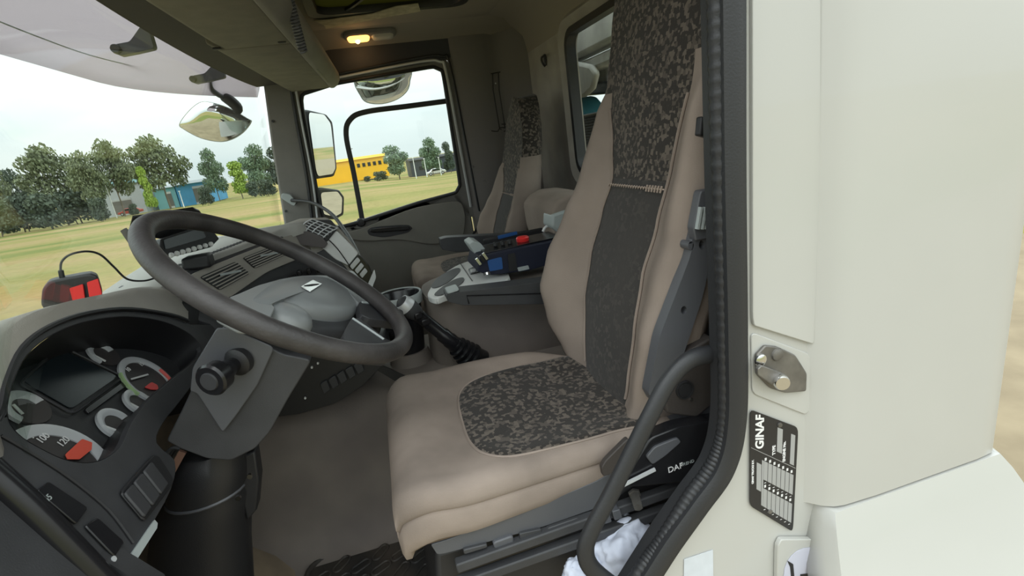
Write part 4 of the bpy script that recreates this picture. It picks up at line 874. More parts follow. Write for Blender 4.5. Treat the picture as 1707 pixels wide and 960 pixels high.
mk('shade_side', MB().prism([TD(203, 384, .04), TD(211, 379, .06), TD(232, 404, .05), TD(238, 432, .0), TD(222, 412, .0)], dn*-.006), MT['bluegrey'], dv, bevel=.002)
for k in range(8):
    o = TD(286+k*9.4, 425-k*2.6, .002); mk('round_button', MB().lathe([(.0001, .003), (.0055, .003), (.0065, 0), (.0065, -.004)], o, dn, 14), MT['whitep'], dv)
mk('mount_foot', MB().prism(TY([(300, 432), (345, 424), (352, 446), (304, 452)], .80), (0, .05, 0)), MT['black'], dv, bevel=.006)
# red and black charger box with its cable
pb = thing('toll_box', T(120, 505, 1, .52), 'small black box with red front patches on the dash by the windscreen', 'box')
rbx = TY([(70, 482), (82, 468), (150, 455), (163, 460), (172, 490), (160, 505), (78, 522), (68, 508)], .52)
mk('case', MB().prism(rpoly(rbx, .25, 4), (-.02, .045, 0)), MT['black'], pb, bevel=.006, seg=3)
for q_ in ([(117, 480), (139, 473), (143, 501), (124, 506)], [(146, 470), (164, 464), (171, 490), (151, 500)]):
    mk('red_patch', MB().prism(rpoly(TY(q_, .518), .08, 2), (0, -.003, 0)), MT['red'], pb, label='bright red patch')
mk('plug', MB().obox(T(106, 474, 1, .535), T(101, 450, 1, .535), .008, .008), MT['black'], pb, bevel=.002)
cb = smooth_path([T(101, 452, 1, .535), T(103, 436, 1, .54), T(118, 424, 1, .55), T(145, 419, 1, .56), T(168, 425, 1, .58), T(190, 445, 1, .60), T(212, 465, 1, .62), T(240, 468, 1, .66), T(262, 462, 1, .70)], 6)
tag(mk('charging_cable', MB().tube(cb, .0022, 6), MT['black']), 'thin black cable arching up from the red and black box', 'cable')
# flexible hose/aerial lead from the A pillar to the dash
fl = smooth_path([T(486, 334, 1, 1.98), T(520, 338, 1, 1.90), T(552, 356, 1, 1.75), T(575, 385, 1, 1.6), T(590, 410, 1, 1.45), T(604, 440, 1, 1.30), T(612, 455, 1, 1.24)], 6)
ant = thing('pillar_cable', T(486, 334, 1, 1.98), 'thick black cable curving from the far windscreen pillar down over the dash', 'cable')
mk('cable', MB().tube(fl, .008, 8), MT['black'], ant)
mk('bracket', MB().prism(rpoly(TY([(470, 322), (484, 324), (494, 338), (490, 344), (468, 330)], 1.98), .2, 2), (0, .04, 0)), MT['lightg'], ant, bevel=.003, label='pale clamp on the pillar')
th = smooth_path([T(478, 383, 1, 1.2), T(520, 372, 1, 1.22), T(540, 392, 1, 1.20), T(562, 414, 1, 1.20), T(582, 442, 1, 1.20)], 6)
tag(mk('thin_lead', MB().tube(th, .002, 6), MT['black']), 'thin black lead lying across the silver panel at the far dash end', 'cable')

# ================================================================ REAR WALL AND PILLAR FITTINGS
rk = thing('wire_rack', T(830, 170, 1, 2.0), 'thin black wire rack screwed to the rear corner wall above the smaller seat', 'rack')
YW = 1.985
w1 = MB(); w1.tube(TY([(821, 122), (822, 150), (833, 215), (836, 216)], YW), .0028, 6).tube(TY([(831, 122), (832, 150), (842, 214)], YW), .0028, 6)
w1.tube(TY([(818, 123), (834, 120)], YW), .0025, 6)
w1.tube(smooth_path(TY([(819, 218), (830, 219), (833, 213), (842, 213)], YW-.01), 2), .0025, 6).tube(smooth_path(TY([(836, 207), (850, 208), (850, 216), (840, 219)], YW-.02), 2), .0025, 6)
mk('wires', w1, MT['wire'], rk); mk('rack_screw', MB().lathe([(0, -.003), (.004, -.003), (.004, .002)], T(826, 139, 1, YW), (0, 1, 0), 8), MT['chrome'], rk)
for x, y in ((788, 278), (808, 302)): tag(mk('wall_stud', MB().lathe([(0, -.004), (.007, -.003), (.008, .002)], T(x, y, 1, 2.035), (0, 1, 0), 12), MT['trimgrey']), 'small round stud on the dark rear door pillar, '+('the upper one' if x == 788 else 'the lower one'), 'stud', 'round studs on the rear door pillar')
ck = thing('coat_hook', T(907, 100, 0, .848), 'small dark coat hook on the rear wall beside the window', 'hook')
mk('hook_plate', MB().box(T(908, 100, 0, .842), (.008, .018, .05)), MT['charcoal'], ck, bevel=.003)
mk('hook_prong', MB().tube(smooth_path([T(909, 92, 0, .84), T(903, 96, 0, .81), T(904, 104, 0, .80), T(908, 110, 0, .815)], 4), .005, 8), MT['charcoal'], ck)

# ================================================================ DOOR OPENING FITTINGS
gh = thing('grab_handle', T(1100, 720, 1, .02), 'long bent black grab handle in front of the driver seat base', 'handle')
gp_ = smooth_path([T(1240, 582, 1, .06), T(1195, 588, 1, .04), T(1150, 600, 1, .03), T(1115, 635, 1, .025), T(1085, 690, 1, .02), T(1050, 760, 1, .02), T(1015, 830, 1, .02), T(988, 880, 1, .02), T(976, 915, 1, .02), T(985, 945, 1, .02), T(1020, 975, 1, .02), T(1060, 1000, 1, .03)], 7)
mk('bar', MB().tube(gp_, 0, prof=([(.0155*math.cos(a), .012*math.sin(a)) for a in [k*math.pi/8 for k in range(16)]], (0, 0, 1))), MT['rubber'], gh, ang=70)
mk('foot_plate', MB().box(T(1235, 590, 1, .075), (.05, .02, .06)), MT['black'], gh, bevel=.004)
stk = thing('door_striker', T(1300, 640, 1, 0), 'dull steel door striker bolted to the cream door post', 'door latch')
mk('striker_plate', MB().prism(rpoly(TY([(1257, 590), (1272, 574), (1292, 576), (1322, 590), (1341, 620), (1340, 650), (1306, 653), (1280, 645), (1258, 622)], -.004), .12, 3), (0, -.006, 0)), MT['steel'], stk, bevel=.002)
mk('striker_arm', MB().prism(rpoly(TY([(1258, 612), (1264, 606), (1306, 622), (1312, 634), (1304, 644), (1284, 640), (1258, 622)], -.018), .15, 3), (0, -.008, 0)), MT['steel'], stk, bevel=.003)
mk('striker_pin', MB().lathe([(.0001, -.012), (.011, -.012), (.0125, -.009), (.0125, 0), (.008, .002), (.008, .022)], T(1300, 634, 1, -.026), (.35, 1, 0), 20), MT['chrome'], stk, label='bright round pin')
for x, y in ((1268, 600), (1296, 591)): mk('bolt', MB().lathe([(.0001, -.004), (.006, -.004), (.010, -.002), (.011, .001)], T(x, y, 1, -.011), (0, 1, 0), 14), MT['chrome'] if x < 1280 else MT['steel'], stk)
# rating plate
dp = thing('rating_plate', T(1290, 860, 1, 0), 'black and silver manufacturer rating plate on the cream post under the striker', 'sign')
Q = [T(x, y, 1, -.003) for x, y in ((1250, 682), (1330, 712), (1321, 886), (1249, 842))]
def QP(u, v, d=0): return Q[0].lerp(Q[1], u).lerp(Q[3].lerp(Q[2], u), v)+V((0, -d, 0))
def qbox(u0, v0, u1, v1, d=.0012, th=.0005): return [QP(u0, v0, d), QP(u1, v0, d), QP(u1, v1, d), QP(u0, v1, d)]
mk('plate', MB().prism(rpoly(Q, .07, 3), (0, -.0012, 0)), mat('plate_black', (.02, .02, .022), .35), dp, label='black plate')
plt = mat('plate_silver', (.42, .43, .44), .4, metal=.3)
def qs(n, *a): mk(n, MB().prism(qbox(*a), (0, -.0004, 0)), plt, dp)
ud = (QP(.5, 0)-QP(.5, 1)).normalized(); uu = (QP(1, .5)-QP(0, .5)).normalized()
ur = (QP(0, .2)-QP(0, .8)).normalized()       # text runs upwards along the plate
def qt(s, size, u, v, name='plate_lettering'): text(name, s, size, QP(u, v, .0014), ur, -uu, MT['whitet'], dp, depth=.0002, bold=size*.03, shear=.25 if s == 'GINAF' else 0)
qt('GINAF', .0225, .20, .19); qt('TYPE', .0085, .50, .30); qt('ENGINE No.', .0075, .72, .27)
qs('blank_field', .56, .07, .67, .30); qs('blank_field', .85, .08, .94, .36)
qt('GINAF TRUCKS B.V.', .0055, .06, .62)
mk('plate_line', MB().prism(qbox(0.02, .375, .98, .38), (0, -.0003, 0)), plt, dp)
qs('blank_field', .14, .50, .24, .78)
for k in range(7):
    u = .29+k*.095; qs('table_cell', u, .45, u+.083, .64); qs('table_cell', u, .73, u+.083, .92)
    qt('88', .0055, u+.04, .425); qt('88', .0055, u+.04, .70); qt('1', .005, u+.04, .665); qt('1', .005, u+.04, .945)
qs('table_cell', .25, .45, .285, .92)
for u, v in ((.6, .02), (.45, .96)): mk('rivet', MB().lathe([(.0001, -.002), (.004, -.0015), (.0045, .001)], QP(u, v+.02 if v < .5 else v-.03, .002), (0, 1, 0), 12), MT['steel'], dp)
# cloth stuffed beside the seat
def rag(name, c, rx, ry, rz, seed, label):
    mb = MB(); rings = []
    for i in range(29):
        ph = math.pi*i/28; r = []
        for k in range(56):
            a = 2*math.pi*k/56; d = V((math.sin(ph)*math.cos(a), math.sin(ph)*math.sin(a), math.cos(ph)))
            n = 1+.28*noise.noise(d*1.6+V((seed, 0, 0)))+.14*abs(noise.noise(d*3.4+V((0, seed, 0))))*2-.08+.03*noise.noise(d*7+V((0, 0, seed)))
            r.append(V(c)+V((d.x*rx*n, d.y*ry*n, d.z*rz*n)))
        rings.append(r)
    return tag(mk(name, mb.loft(rings), MT['cloth'], ang=80), label, 'cloth')
rag('cloth', T(1038, 918, 1, .11), .075, .05, .058, 3.0, 'crumpled pale blue-white cloth inside the grab handle bend')
rag('cloth', T(968, 958, 1, .10), .036, .03, .034, 9.0, 'small end of pale cloth outside the grab handle, at the bottom edge')
# floor mat with raised ovals
fm = thing('floor_mat', V((-.2, .5, 1.205)), 'dirty black rubber mat with raised oval studs in the driver footwell', 'mat')
mo = rrect((-.16, .40, 1.203), (1, 0, 0), (0, 1, 0), .24, .31, .05)
mk('mat_sheet', MB().prism(mo, (0, 0, .008)), MT['mat'], fm, bevel=.003)
mk('mat_rim', MB().tube([p+V((0, 0, .010)) for p in mo], .008, 8, closed=True), MT['mat'], fm)
n = 0
for i in range(11):
    for j in range(9):
        x, y = -.36+i*.055, .14+j*.062+(i % 2)*.031
        if y > .68 or x > .05 or n >= 95: continue
        n += 1; a = .5+.35*((i+j) % 2); u = V((math.cos(a), math.sin(a), 0)); v = V((-u.y, u.x, 0))
        mk('stud', MB().tube(rrect((x, y, 1.213), u, v, .028, .012, .0115, 4), .0038, 6, closed=True), MT['mat'], fm)
# left front door frame bars at the lower left of the opening
df = thing('door_frame_seal', T(80, 870, 1, 0), 'glossy black door frame strip running down past the switches', 'seal')
mk('outer_band', MB().tube(smooth_path([T(-120, 700, 1, -.005), T(-40, 768, 1, -.005), T(40, 838, 1, -.005), T(120, 918, 1, -.005), T(190, 990, 1, -.005), T(260, 1060, 1, -.005)], 6), .016, 14), MT['blackg'], df, label='glossy rounded strip')
mk('inner_band', MB().prism(TY([(-120, 760), (0, 850), (90, 930), (160, 1000), (120, 1040), (-120, 1040)], .004), (0, .02, 0)), MT['charcoal'], df, bevel=.004)
mk('edge_band', MB().tube(smooth_path(TY([(-120, 840), (0, 905), (60, 950), (120, 1010)], -.006), 4), .009, 10), MT['blackg'], df)
struct('trim_12', MB().prism(TY([(-140, 870), (0, 918), (50, 965), (90, 1030), (-140, 1030)], -.004), (0, -.01, 0)), MT['white'], bevel=.003)
struct('trim_13', MB().prism(TH([(-140, 700), (2, 770), (60, 815), (60, 870), (200, 990), (-140, 1040)], -.005), HN*-.02), MT['charcoal'])
# fingertip holding the door edge at the left margin
hand = MB()
def finger(pts, rs): hand.tube(smooth_path(pts, 5), None, 12) if 0 else None
fmesh = bpy.data.meshes.new('person_hand'); fo_ = bpy.data.objects.new('person_hand', fmesh); C.objects.link(fo_)
tip = T(4, 772, 1, -.03); palm = tip+V((-.10, -.05, -.03))
vs, es, rad = [palm, palm+V((-.06, -.03, -.05))], [(0, 1)], [.028, .026]
for k, (dy, ln, r) in enumerate(((.0, 0, .0085), (-.022, -.008, .009), (-.044, -.006, .0088), (-.064, .012, .0075))):
    b = palm+V((.025, dy*.9+.03, .012)); m1 = b+V((.035, dy*.1+.01, .022)); m2 = tip+V((-.028+ln*-1, dy, .008)); e = tip+V((-.004-abs(ln), dy, -.004))
    i = len(vs); vs += [b, m1, m2, e]; es += [(0, i), (i, i+1), (i+1, i+2), (i+2, i+3)]; rad += [.011, .0095, r, r*.85]
i = len(vs); vs += [palm+V((.01, .05, -.02)), palm+V((.045, .065, -.025)), palm+V((.07, .06, -.02))]; es += [(0, i), (i, i+1), (i+1, i+2)]; rad += [.013, .011, .009]
fmesh.from_pydata(vs, es, []); fmesh.skin_vertices or None
md = fo_.modifiers.new('skin', 'SKIN')
if not fmesh.skin_vertices:
    bm_ = bmesh.new(); bm_.from_mesh(fmesh); bm_.verts.layers.skin.verify(); bm_.to_mesh(fmesh); bm_.free()
for sv, r in zip(fmesh.skin_vertices[0].data, rad): sv.radius = (r, r)
fmesh.skin_vertices[0].data[0].use_root = True
fo_.modifiers.new('sub', 'SUBSURF').render_levels = 2; fo_.modifiers['sub'].levels = 2; md.use_smooth_shade = True
fmesh.materials.append(MT['skin'])
tag(fo_, 'bare fingertip of a person gripping the door frame at the left edge', 'hand')

# ================================================================ OUTSIDE THE CAB
gm = bpy.data.materials.new('dry_meadow'); gm.use_nodes = True; nt = gm.node_tree; N = nt.nodes; L = nt.links; b = N['Principled BSDF']; b.inputs['Roughness'].default_value = .95; b.inputs['Specular IOR Level'].default_value = .1
tc = N.new('ShaderNodeTexCoord'); mp = N.new('ShaderNodeMapping'); mp.inputs['Scale'].default_value = (.02, .09, 1); mp.inputs['Rotation'].default_value = (0, 0, .25)
n1 = N.new('ShaderNodeTexNoise'); n1.inputs['Scale'].default_value = 1.6; n1.inputs['Detail'].default_value = 5
n2 = N.new('ShaderNodeTexNoise'); n2.inputs['Scale'].default_value = 3.5; n2.inputs['Detail'].default_value = 6
cr = N.new('ShaderNodeValToRGB'); e = cr.color_ramp.elements; e[0].position = .36; e[0].color = (.17, .19, .055, 1); e[1].position = .62; e[1].color = (.34, .25, .12, 1); e3 = e.new(.49); e3.color = (.27, .235, .085, 1)
mx = N.new('ShaderNodeMixRGB'); mx.blend_type = 'MULTIPLY'; mx.inputs[0].default_value = .5
c2 = N.new('ShaderNodeValToRGB'); c2.color_ramp.elements[0].color = (.6, .6, .55, 1); c2.color_ramp.elements[0].position = .3; c2.color_ramp.elements[1].position = .6
L.new(tc.outputs['Object'], mp.inputs[0]); L.new(mp.outputs[0], n1.inputs[0]); L.new(tc.outputs['Object'], n2.inputs[0]); L.new(n1.outputs[0], cr.inputs[0]); L.new(n2.outputs[0], c2.inputs[0])
L.new(cr.outputs[0], mx.inputs[1]); L.new(c2.outputs[0], mx.inputs[2]); L.new(mx.outputs[0], b.inputs['Base Color'])
def gz(x, y):                           # the meadow falls gently away from the truck, more so to the rear
    f = max(0, min(1.25, (y-14)/100)); q = max(0, min(1, (x+6)/18))
    return -f*(1.65+1.2*q*q*(3-2*q))
def far(d): return 115+(d-85)*.6
xs_ = [-700, -300, -150, -100, -70, -50, -35, -25, -18, -12, -8, -4, 0, 4, 8, 12, 18, 30, 60, 150, 400]
ys_ = [-400, -100, 0, 14, 24, 40, 60, 80, 100, 114, 125, 139, 200, 400, 800]
struct('field', MB().sheet([[V((x, y, gz(x, y))) for x in xs_] for y in ys_]), gm)
struct('added_gravel_lane', MB().loft([[V((x, y, z)) for x, y in ((-90, -7), (90, -7), (90, 4.5), (-90, 4.5))] for z in (-.1, .02)]), mat('tan_gravel', (.22, .175, .11), .95, col2=(.29, .235, .15), vscale=2.5, bump=.5, bscale=40, detail=8), flat=True)  # gravel added around the truck to cut yellow bounce off the meadow
def crown_mesh(name, seed, blobs, nq, size, m):
    rd = random.Random(seed); mb = MB()
    for i in range(nq):
        bx, by, bz, br, bh = blobs[rd.randrange(len(blobs))]
        d = V((rd.gauss(0, 1), rd.gauss(0, 1), rd.gauss(0, 1))).normalized()*(rd.random()**.45)
        c = V((bx+d.x*br, by+d.y*br, bz+d.z*bh)); n_ = V((rd.gauss(0, 1), rd.gauss(0, 1), rd.gauss(0, 1))).normalized()
        u = n_.orthogonal().normalized(); v = n_.cross(u); s = size*rd.uniform(.6, 1.4)
        mb.add([c+u*s, c+v*s*.6, c-u*s, c-v*s*.6], [(0, 1, 2, 3)])
    return mb
BL = dict(
 olive=([(rx, ry, rz, .22, .13) for rx, ry, rz in ((-.25, 0, .42), (.2, .1, .40), (0, 0, .55), (-.32, .1, .6), (.3, -.1, .6), (.05, .1, .74), (-.2, -.1, .78), (.22, 0, .80), (.02, 0, .92))], 4200, .026, 0),
 dark=([(rx, ry, rz, .24, .16) for rx, ry, rz in ((-.25, 0, .25), (.25, .1, .25), (0, 0, .45), (-.25, .1, .55), (.25, -.1, .55), (0, .1, .8))], 4600, .028, 1),
 lime=([(rx, ry, rz, .22, .12) for rx, ry, rz in ((-.2, 0, .25), (.2, .1, .25), (0, 0, .40), (.0, .1, .55), (0, 0, .7), (0, .0, .88))], 3000, .030, 2),
 mid=([(rx, ry, rz, .26, .15) for rx, ry, rz in ((-.2, 0, .3), (.2, .1, .32), (0, 0, .5), (-.2, .1, .6), (.2, -.1, .62), (0, .1, .83))], 4200, .027, 3))
PROTO = {}
def make_tree(kind):
    root = thing('tree', (0, 0, 0), '', 'tree')
    bl, nq, sz, li = BL[kind]
    mk('crown', crown_mesh('crown', hash(kind) % 1 + len(kind), bl, nq, sz, None), LEAF[li], root, flat=True, weld=False)
    tr = MB(); tr.tube([V((0, 0, 0)), V((.01, 0, .2)), V((-.005, 0, .45)), V((.01, 0, .8))], [.018, .015, .011, .004], 8)
    for a in range(5): q = 2.4*a; tr.tube([V((0, 0, .3+.06*a)), V((.12*math.cos(q), .12*math.sin(q), .42+.06*a)), V((.25*math.cos(q), .25*math.sin(q), .5+.07*a))], [.009, .006, .003], 6)
    mk('trunk', tr, MT['bark'], root); return root
used = set()
def tree(px, base, topy, hw, kind, depth, label, group=None, lean=0):
    if kind not in PROTO: PROTO[kind] = make_tree(kind)
    src = PROTO[kind]; depth = far(depth)
    if kind not in used: o = src; used.add(kind)
    else:
        o = src.copy(); C.objects.link(o)
        for ch in src.children: c = ch.copy(); C.objects.link(c); c.parent = o
    b_ = T(px, base, 1, depth); t_ = T(px+(topy-base)*-.0, topy, 1, depth); w_ = (T(px+hw, (base+topy)/2, 1, depth)-T(px-hw, (base+topy)/2, 1, depth)).length
    g0 = gz(b_.x, depth); o.location = (b_.x, depth, g0); h = t_.z-g0; o.scale = (w_/.85, w_/.85, h); o.rotation_euler = (0, 0, px*.37)
    for k in ('label', 'group'):
        if k in o: del o[k]
    tag(o, label, 'tree', group); return o
TREES = [
 (2, 384, 262, 34, 'olive', 84, 'olive tree at the left edge of the picture, cut by the frame'),
 (44, 372, 272, 30, 'dark', 86, 'dark rounded tree second from the left edge'),
 (112, 366, 240, 46, 'olive', 82, 'olive tree with a pale trunk, third from the left edge'),
 (165, 356, 252, 30, 'olive', 88, 'narrow olive tree between the pale-trunk tree and the grey shed'),
 (205, 348, 233, 34, 'olive', 92, 'tall airy olive tree standing before the grey shed'),
 (282, 338, 226, 44, 'olive', 94, 'tallest broad olive tree, in front of the blue shed'),
 (228, 348, 258, 24, 'dark', 100, 'dark tree between the grey shed and the tallest tree'),
 (252, 341, 274, 15, 'lime', 82, 'narrow bright lime tree above the steering wheel'),
 (366, 331, 242, 20, 'mid', 92, 'slender grey-green tree right of the blue shed'),
 (404, 327, 266, 24, 'lime', 80, 'small bright lime tree just left of the far windscreen pillar'),
 (436, 322, 236, 26, 'mid', 96, 'green tree partly hidden by the far windscreen pillar'),
 (470, 320, 238, 26, 'dark', 98, 'dark tree mostly hidden behind the far windscreen pillar'),
 (666, 295, 238, 25, 'mid', 66, 'rounded green tree in the side window next to the yellow building'),
 (722, 287, 226, 17, 'mid', 72, 'slim green tree in the side window above the white car'),
 (752, 284, 232, 12, 'dark', 74, 'tree at the rear edge of the side window'),
]
for k, a in enumerate(TREES):
    a = list(a); a[5] += (0, 34, 0, -16, -10, 0, 66, -24, 8, 0, 36, 70, 0, 0, 0)[k]
    tree(*a, group='trees beyond the meadow')
# dark undergrowth along the field edge
sp_ = None
for k, (px, base, topy, hw) in enumerate(((-6, 386, 325, 40), (40, 380, 318, 42), (85, 372, 316, 42), (135, 366, 312, 42), (168, 358, 326, 20), (222, 351, 338, 12), (345, 334, 308, 14), (425, 324, 300, 16), (447, 322, 296, 20), (635, 299, 284, 14), (612, 301, 293, 10))):
    if sp_ is None:
        bl = [(rx, ry, rz, .3, .25) for rx, ry, rz in ((-.25, 0, .3), (.25, .1, .3), (0, 0, .5), (-.15, .1, .7), (.2, 0, .72))]
        sp_ = thing('bush', (0, 0, 0), '', 'bush'); mk('foliage', crown_mesh('f', 5, bl, 2600, .045, None), LEAF[1], sp_, flat=True, weld=False); o = sp_
        mk('stems', MB().tube([V((0, 0, 0)), V((.02, 0, .4))], .02, 6).tube([V((.1, 0, 0)), V((.16, 0, .4))], .015, 6), MT['bark'], sp_)
    else:
        o = sp_.copy(); C.objects.link(o)
        for ch in sp_.children: c = ch.copy(); C.objects.link(c); c.parent = o
    dep = far((58, 76)[k % 2] if px < 500 else 62)
    w_ = (T(px+hw, base, 1, dep)-T(px-hw, base, 1, dep)).length*.8
    bx_ = T(px, base, 1, dep).x; g0 = gz(bx_, dep); o.location = (bx_, dep, g0); o.scale = (w_/.9, w_/.9, max(.8, T(px, topy, 1, dep).z-g0)); o.rotation_euler = (0, 0, k*1.1)
    if 'label' in o: del o['label']
    tag(o, ['dark bush at the left end of the field edge', 'dark bush, second from the left along the field edge', 'dark bush left of the pale tree trunk', 'dark bush right of the pale tree trunk', 'dark bush left of the grey shed', 'small dark bush beside the grey shed', 'low bush right of the blue shed', 'low bush by the small lime tree', 'dark bush close to the far windscreen pillar', 'round bush at the foot of the side window tree', 'low bush in front of the yellow building'][k], 'bush', 'dark bushes along the far field edge')
# sheds
def shed(name, x0, x1, ybase, ytop, dep, m, roofm, label, doors=(), wins=(), roofh=.12, dl=14):
    dep = far(dep); A, B = T(x0, ybase, 1, dep).x, T(x1, ybase, 1, dep).x; g0 = gz((A+B)/2, dep); h = T((x0+x1)/2, ytop, 1, dep).z-g0
    t = thing(name, ((A+B)/2, dep, 0), label, 'building')
    mk('wall', MB().box(((A+B)/2, dep+dl/2, h/2), (B-A, dl, h)), m, t, flat=True)
    mk('roof', MB().prism([V((A-.3, dep-.4, h)), V((B+.3, dep-.4, h)), V((B+.3, dep+.0, h+h*roofh)), V((A-.3, dep+.0, h+h*roofh))], (0, dl, 0)), roofm, t, flat=True)
    for d in doors:
        a, b_ = T(d[0], ybase, 1, dep).x, T(d[1], ybase, 1, dep).x; z0, z1 = d[2]*h, d[3]*h
        dd = mk('roller_door', MB().box(((a+b_)/2, dep-.06, (z0+z1)/2), (b_-a, .1, z1-z0)), d[4], t, flat=True)
        mk('door_slats', MB().sheet([[V((a, dep-.13, z0+(z1-z0)*k/8)), V((b_, dep-.13, z0+(z1-z0)*k/8+.02))] for k in range(1, 8)]), MT['trimgrey'], dd, flat=True)
    for k, d in enumerate(wins):
        a, b_ = T(d[0], ybase, 1, dep).x, T(d[1], ybase, 1, dep).x; z0, z1 = d[2]*h, d[3]*h
        mk('window', MB().box(((a+b_)/2, dep-.05, (z0+z1)/2), (b_-a, .1, z1-z0)), MT['screen'], t, flat=True)
    t.location.z = g0-.05
    return t
blue_m = mat('blue_cladding', (.10, .38, .70), .6, var=.1, vscale=.5); teal_m = mat('teal_cladding', (.25, .55, .60), .6); grey_m = mat('grey_cladding', (.52, .56, .6), .6, var=.06, vscale=.3)
shed('shed', 298, 352, 331, 304, 106, blue_m, grey_m, 'bright blue shed with a grey roller door beyond the meadow', doors=[(326, 346, .0, .85, grey_m)])
shed('shed', 262, 298, 337, 312, 108, teal_m, grey_m, 'pale teal shed behind the lime tree', doors=[(280, 290, 0, .8, MT['whitep'])])
shed('shed', 172, 246, 351, 306, 104, grey_m, mat('teal_roof', (.25, .42, .45), .6), 'light grey shed with a wide door behind the trees', doors=[(190, 225, 0, .55, MT['silver'])])
yel = mat('yellow_cladding', (.85, .47, .02), .6, var=.05, vscale=.3)
shed('warehouse', 505, 652, 303, 268, 96, yel, mat('yellow_edge', (.8, .5, .06), .6), 'long yellow building seen through the passenger side window', wins=[(592+k*9, 597+k*9, .62, .80) for k in range(7)])
shed('warehouse', 686, 764, 287, 262, 104, mat('dark_cladding', (.035, .045, .06), .6), MT['charcoal'], 'dark blue-grey building behind the white car', wins=[(700+k*14, 708+k*14, .4, .6) for k in range(4)])
# lamp posts and white poles
for k, (x, y0, y1, dep, m, lab) in enumerate(((593, 300, 247, 90, 'steel', 'thin grey lamp post behind the yellow building'), (693, 290, 262, 60, 'whitep', 'white post by the side window tree'), (711, 289, 264, 61, 'whitep', 'white post left of the white car'), (735, 287, 262, 62, 'whitep', 'white post above the white car'), (191, 352, 300, 78, 'whitep', 'tall white mast before the grey shed'), (304, 336, 318, 84, 'whitep', 'short white post before the blue shed'))):
    dep = far(dep); b_, t_ = T(x, y0, 1, dep), T(x, y1, 1, dep); g0 = gz(b_.x, dep); t_.z -= g0; p_ = thing('pole', (b_.x, dep, 0), lab, 'pole', 'posts beyond the meadow')
    mk('shaft', MB().lathe([(.10, 0), (.08, t_.z*.5), (.06, t_.z)], (b_.x, dep, 0), (0, 0, 1), 10), MT[m], p_)
    mk('pole_head', MB().box((b_.x+(.3 if k == 0 else 0), dep, t_.z), (.9 if k == 0 else .3, .25, .15)), MT[m], p_, bevel=.03)
    p_.location.z = g0
# cars
def car(x, y, dep, m, label, L_=4.2, hr=0):
    dep = far(dep); b_ = T(x, y, 1, dep); t = thing('car', (b_.x, dep, 0), label, 'car', 'cars at the far field edge'); g0 = gz(b_.x, dep)
    pf = [(-2.1, .35), (-2.1, .75), (-1.3, .9), (-.75, 1.38), (.75, 1.42), (1.5, .95), (2.1, .85), (2.1, .35)]
    o = V((b_.x, dep, 0)); mk('body', MB().prism([o+V((a*L_/4.2, -.85, z)) for a, z in pf], (0, 1.7, 0)), m, t, bevel=.12, seg=3)
    mk('side_window', MB().prism([o+V((a*L_/4.2, -.86, z)) for a, z in ((-1.1, .92), (-.68, 1.3), (.68, 1.33), (1.2, .95))], (0, -.02, 0)), MT['screen'], t)
    for a in (-1.3, 1.3):
        w_ = mk('wheel', MB().lathe([(.1, -.1), (.32, -.1), (.34, 0), (.32, .1), (.1, .1)], o+V((a*L_/4.2, -.82, .33)), (0, 1, 0), 20), MT['rubber'], t)
        mk('hubcap', MB().lathe([(.001, -.12), (.18, -.11), (.2, -.09)], o+V((a*L_/4.2, -.82, .33)), (0, 1, 0), 16), MT['silver'], w_)
    t.location.z = g0
car(727, 287, 82, MT['whitep'], 'white car parked in front of the dark building')
car(218, 353, 98, mat('red_car_paint', (.55, .08, .05), .4), 'red car at the far field edge before the grey shed')
car(4, 386, 100, MT['whitep'], 'pale car at the field edge, at the left margin')
# outside sun visor, brackets and front mirror
vz = thing('outer_sun_visor', V((-.75, 1.1, 2.66)), 'smoked translucent sun visor above the windscreen, outside', 'sun visor')
g = []
for k in range(25):
    y = -.15+2.4*k/24; c = .34*max(0, (y-1.45)/.8)**1.8; r = []
    for j in range(9):
        s = j/8; x = lerp(-.80, -.52, s**.9)+c*lerp(1, .55, s)-.02*math.sin(math.pi*s); r.append(V((x, y, lerp(2.665, 2.93, s))))
    g.append(r)
mk('visor_sheet', MB().sheet(g), MT['visor'], vz, solid=.004)
rd_ = smooth_path([T(-40, 20, 0, -.74), T(60, 60, 0, -.74), T(150, 92, 0, -.74), T(230, 111, 0, -.73), T(245, 106, 0, -.73), T(262, 99, 0, -.72), T(300, 108, 0, -.72), T(325, 120, 0, -.72)], 5)
mk('visor_ridge', MB().tube(rd_, .0018, 6), MT['lightg'], vz)
for (x, y, x2, y2, Y) in ((194, 82, 252, 62, 1.22), (322, 132, 372, 116, 1.88)):
    a, b_ = T(x, y, 1, Y), T(x2, y2, 1, Y); br = mk('visor_bracket', MB().prism(rpoly([a+V((0, 0, -.018)), a+V((0, 0, .014)), a.lerp(b_, .4)+V((0, 0, .008)), b_+V((0, 0, .05)), b_+V((0, 0, -.03)), a.lerp(b_, .5)+V((0, 0, -.025))], .15, 3), (0, .03, 0)), MT['bluegrey'], vz, bevel=.004)
    mk('bracket_knob', MB().lathe([(.001, -.012), (.012, -.012), (.014, 0), (.012, .045), (.001, .045)], a+V((0, -.0, 0)), (0, 1, 0), 12), MT['black'], br)
fmr = thing('front_mirror', V((-.65, 2.15, 2.55)), 'wide lens-shaped front mirror hanging on a bent arm outside the windscreen', 'mirror')
FY = 2.12
mp_ = smooth_path(TY([(299, 207), (316, 186), (335, 172), (352, 171), (382, 180), (412, 197), (418, 203), (404, 220), (384, 232), (362, 236), (332, 230), (306, 216)], FY), 4, closed=True); mc = sum(mp_, V((0, 0, 0)))/len(mp_)
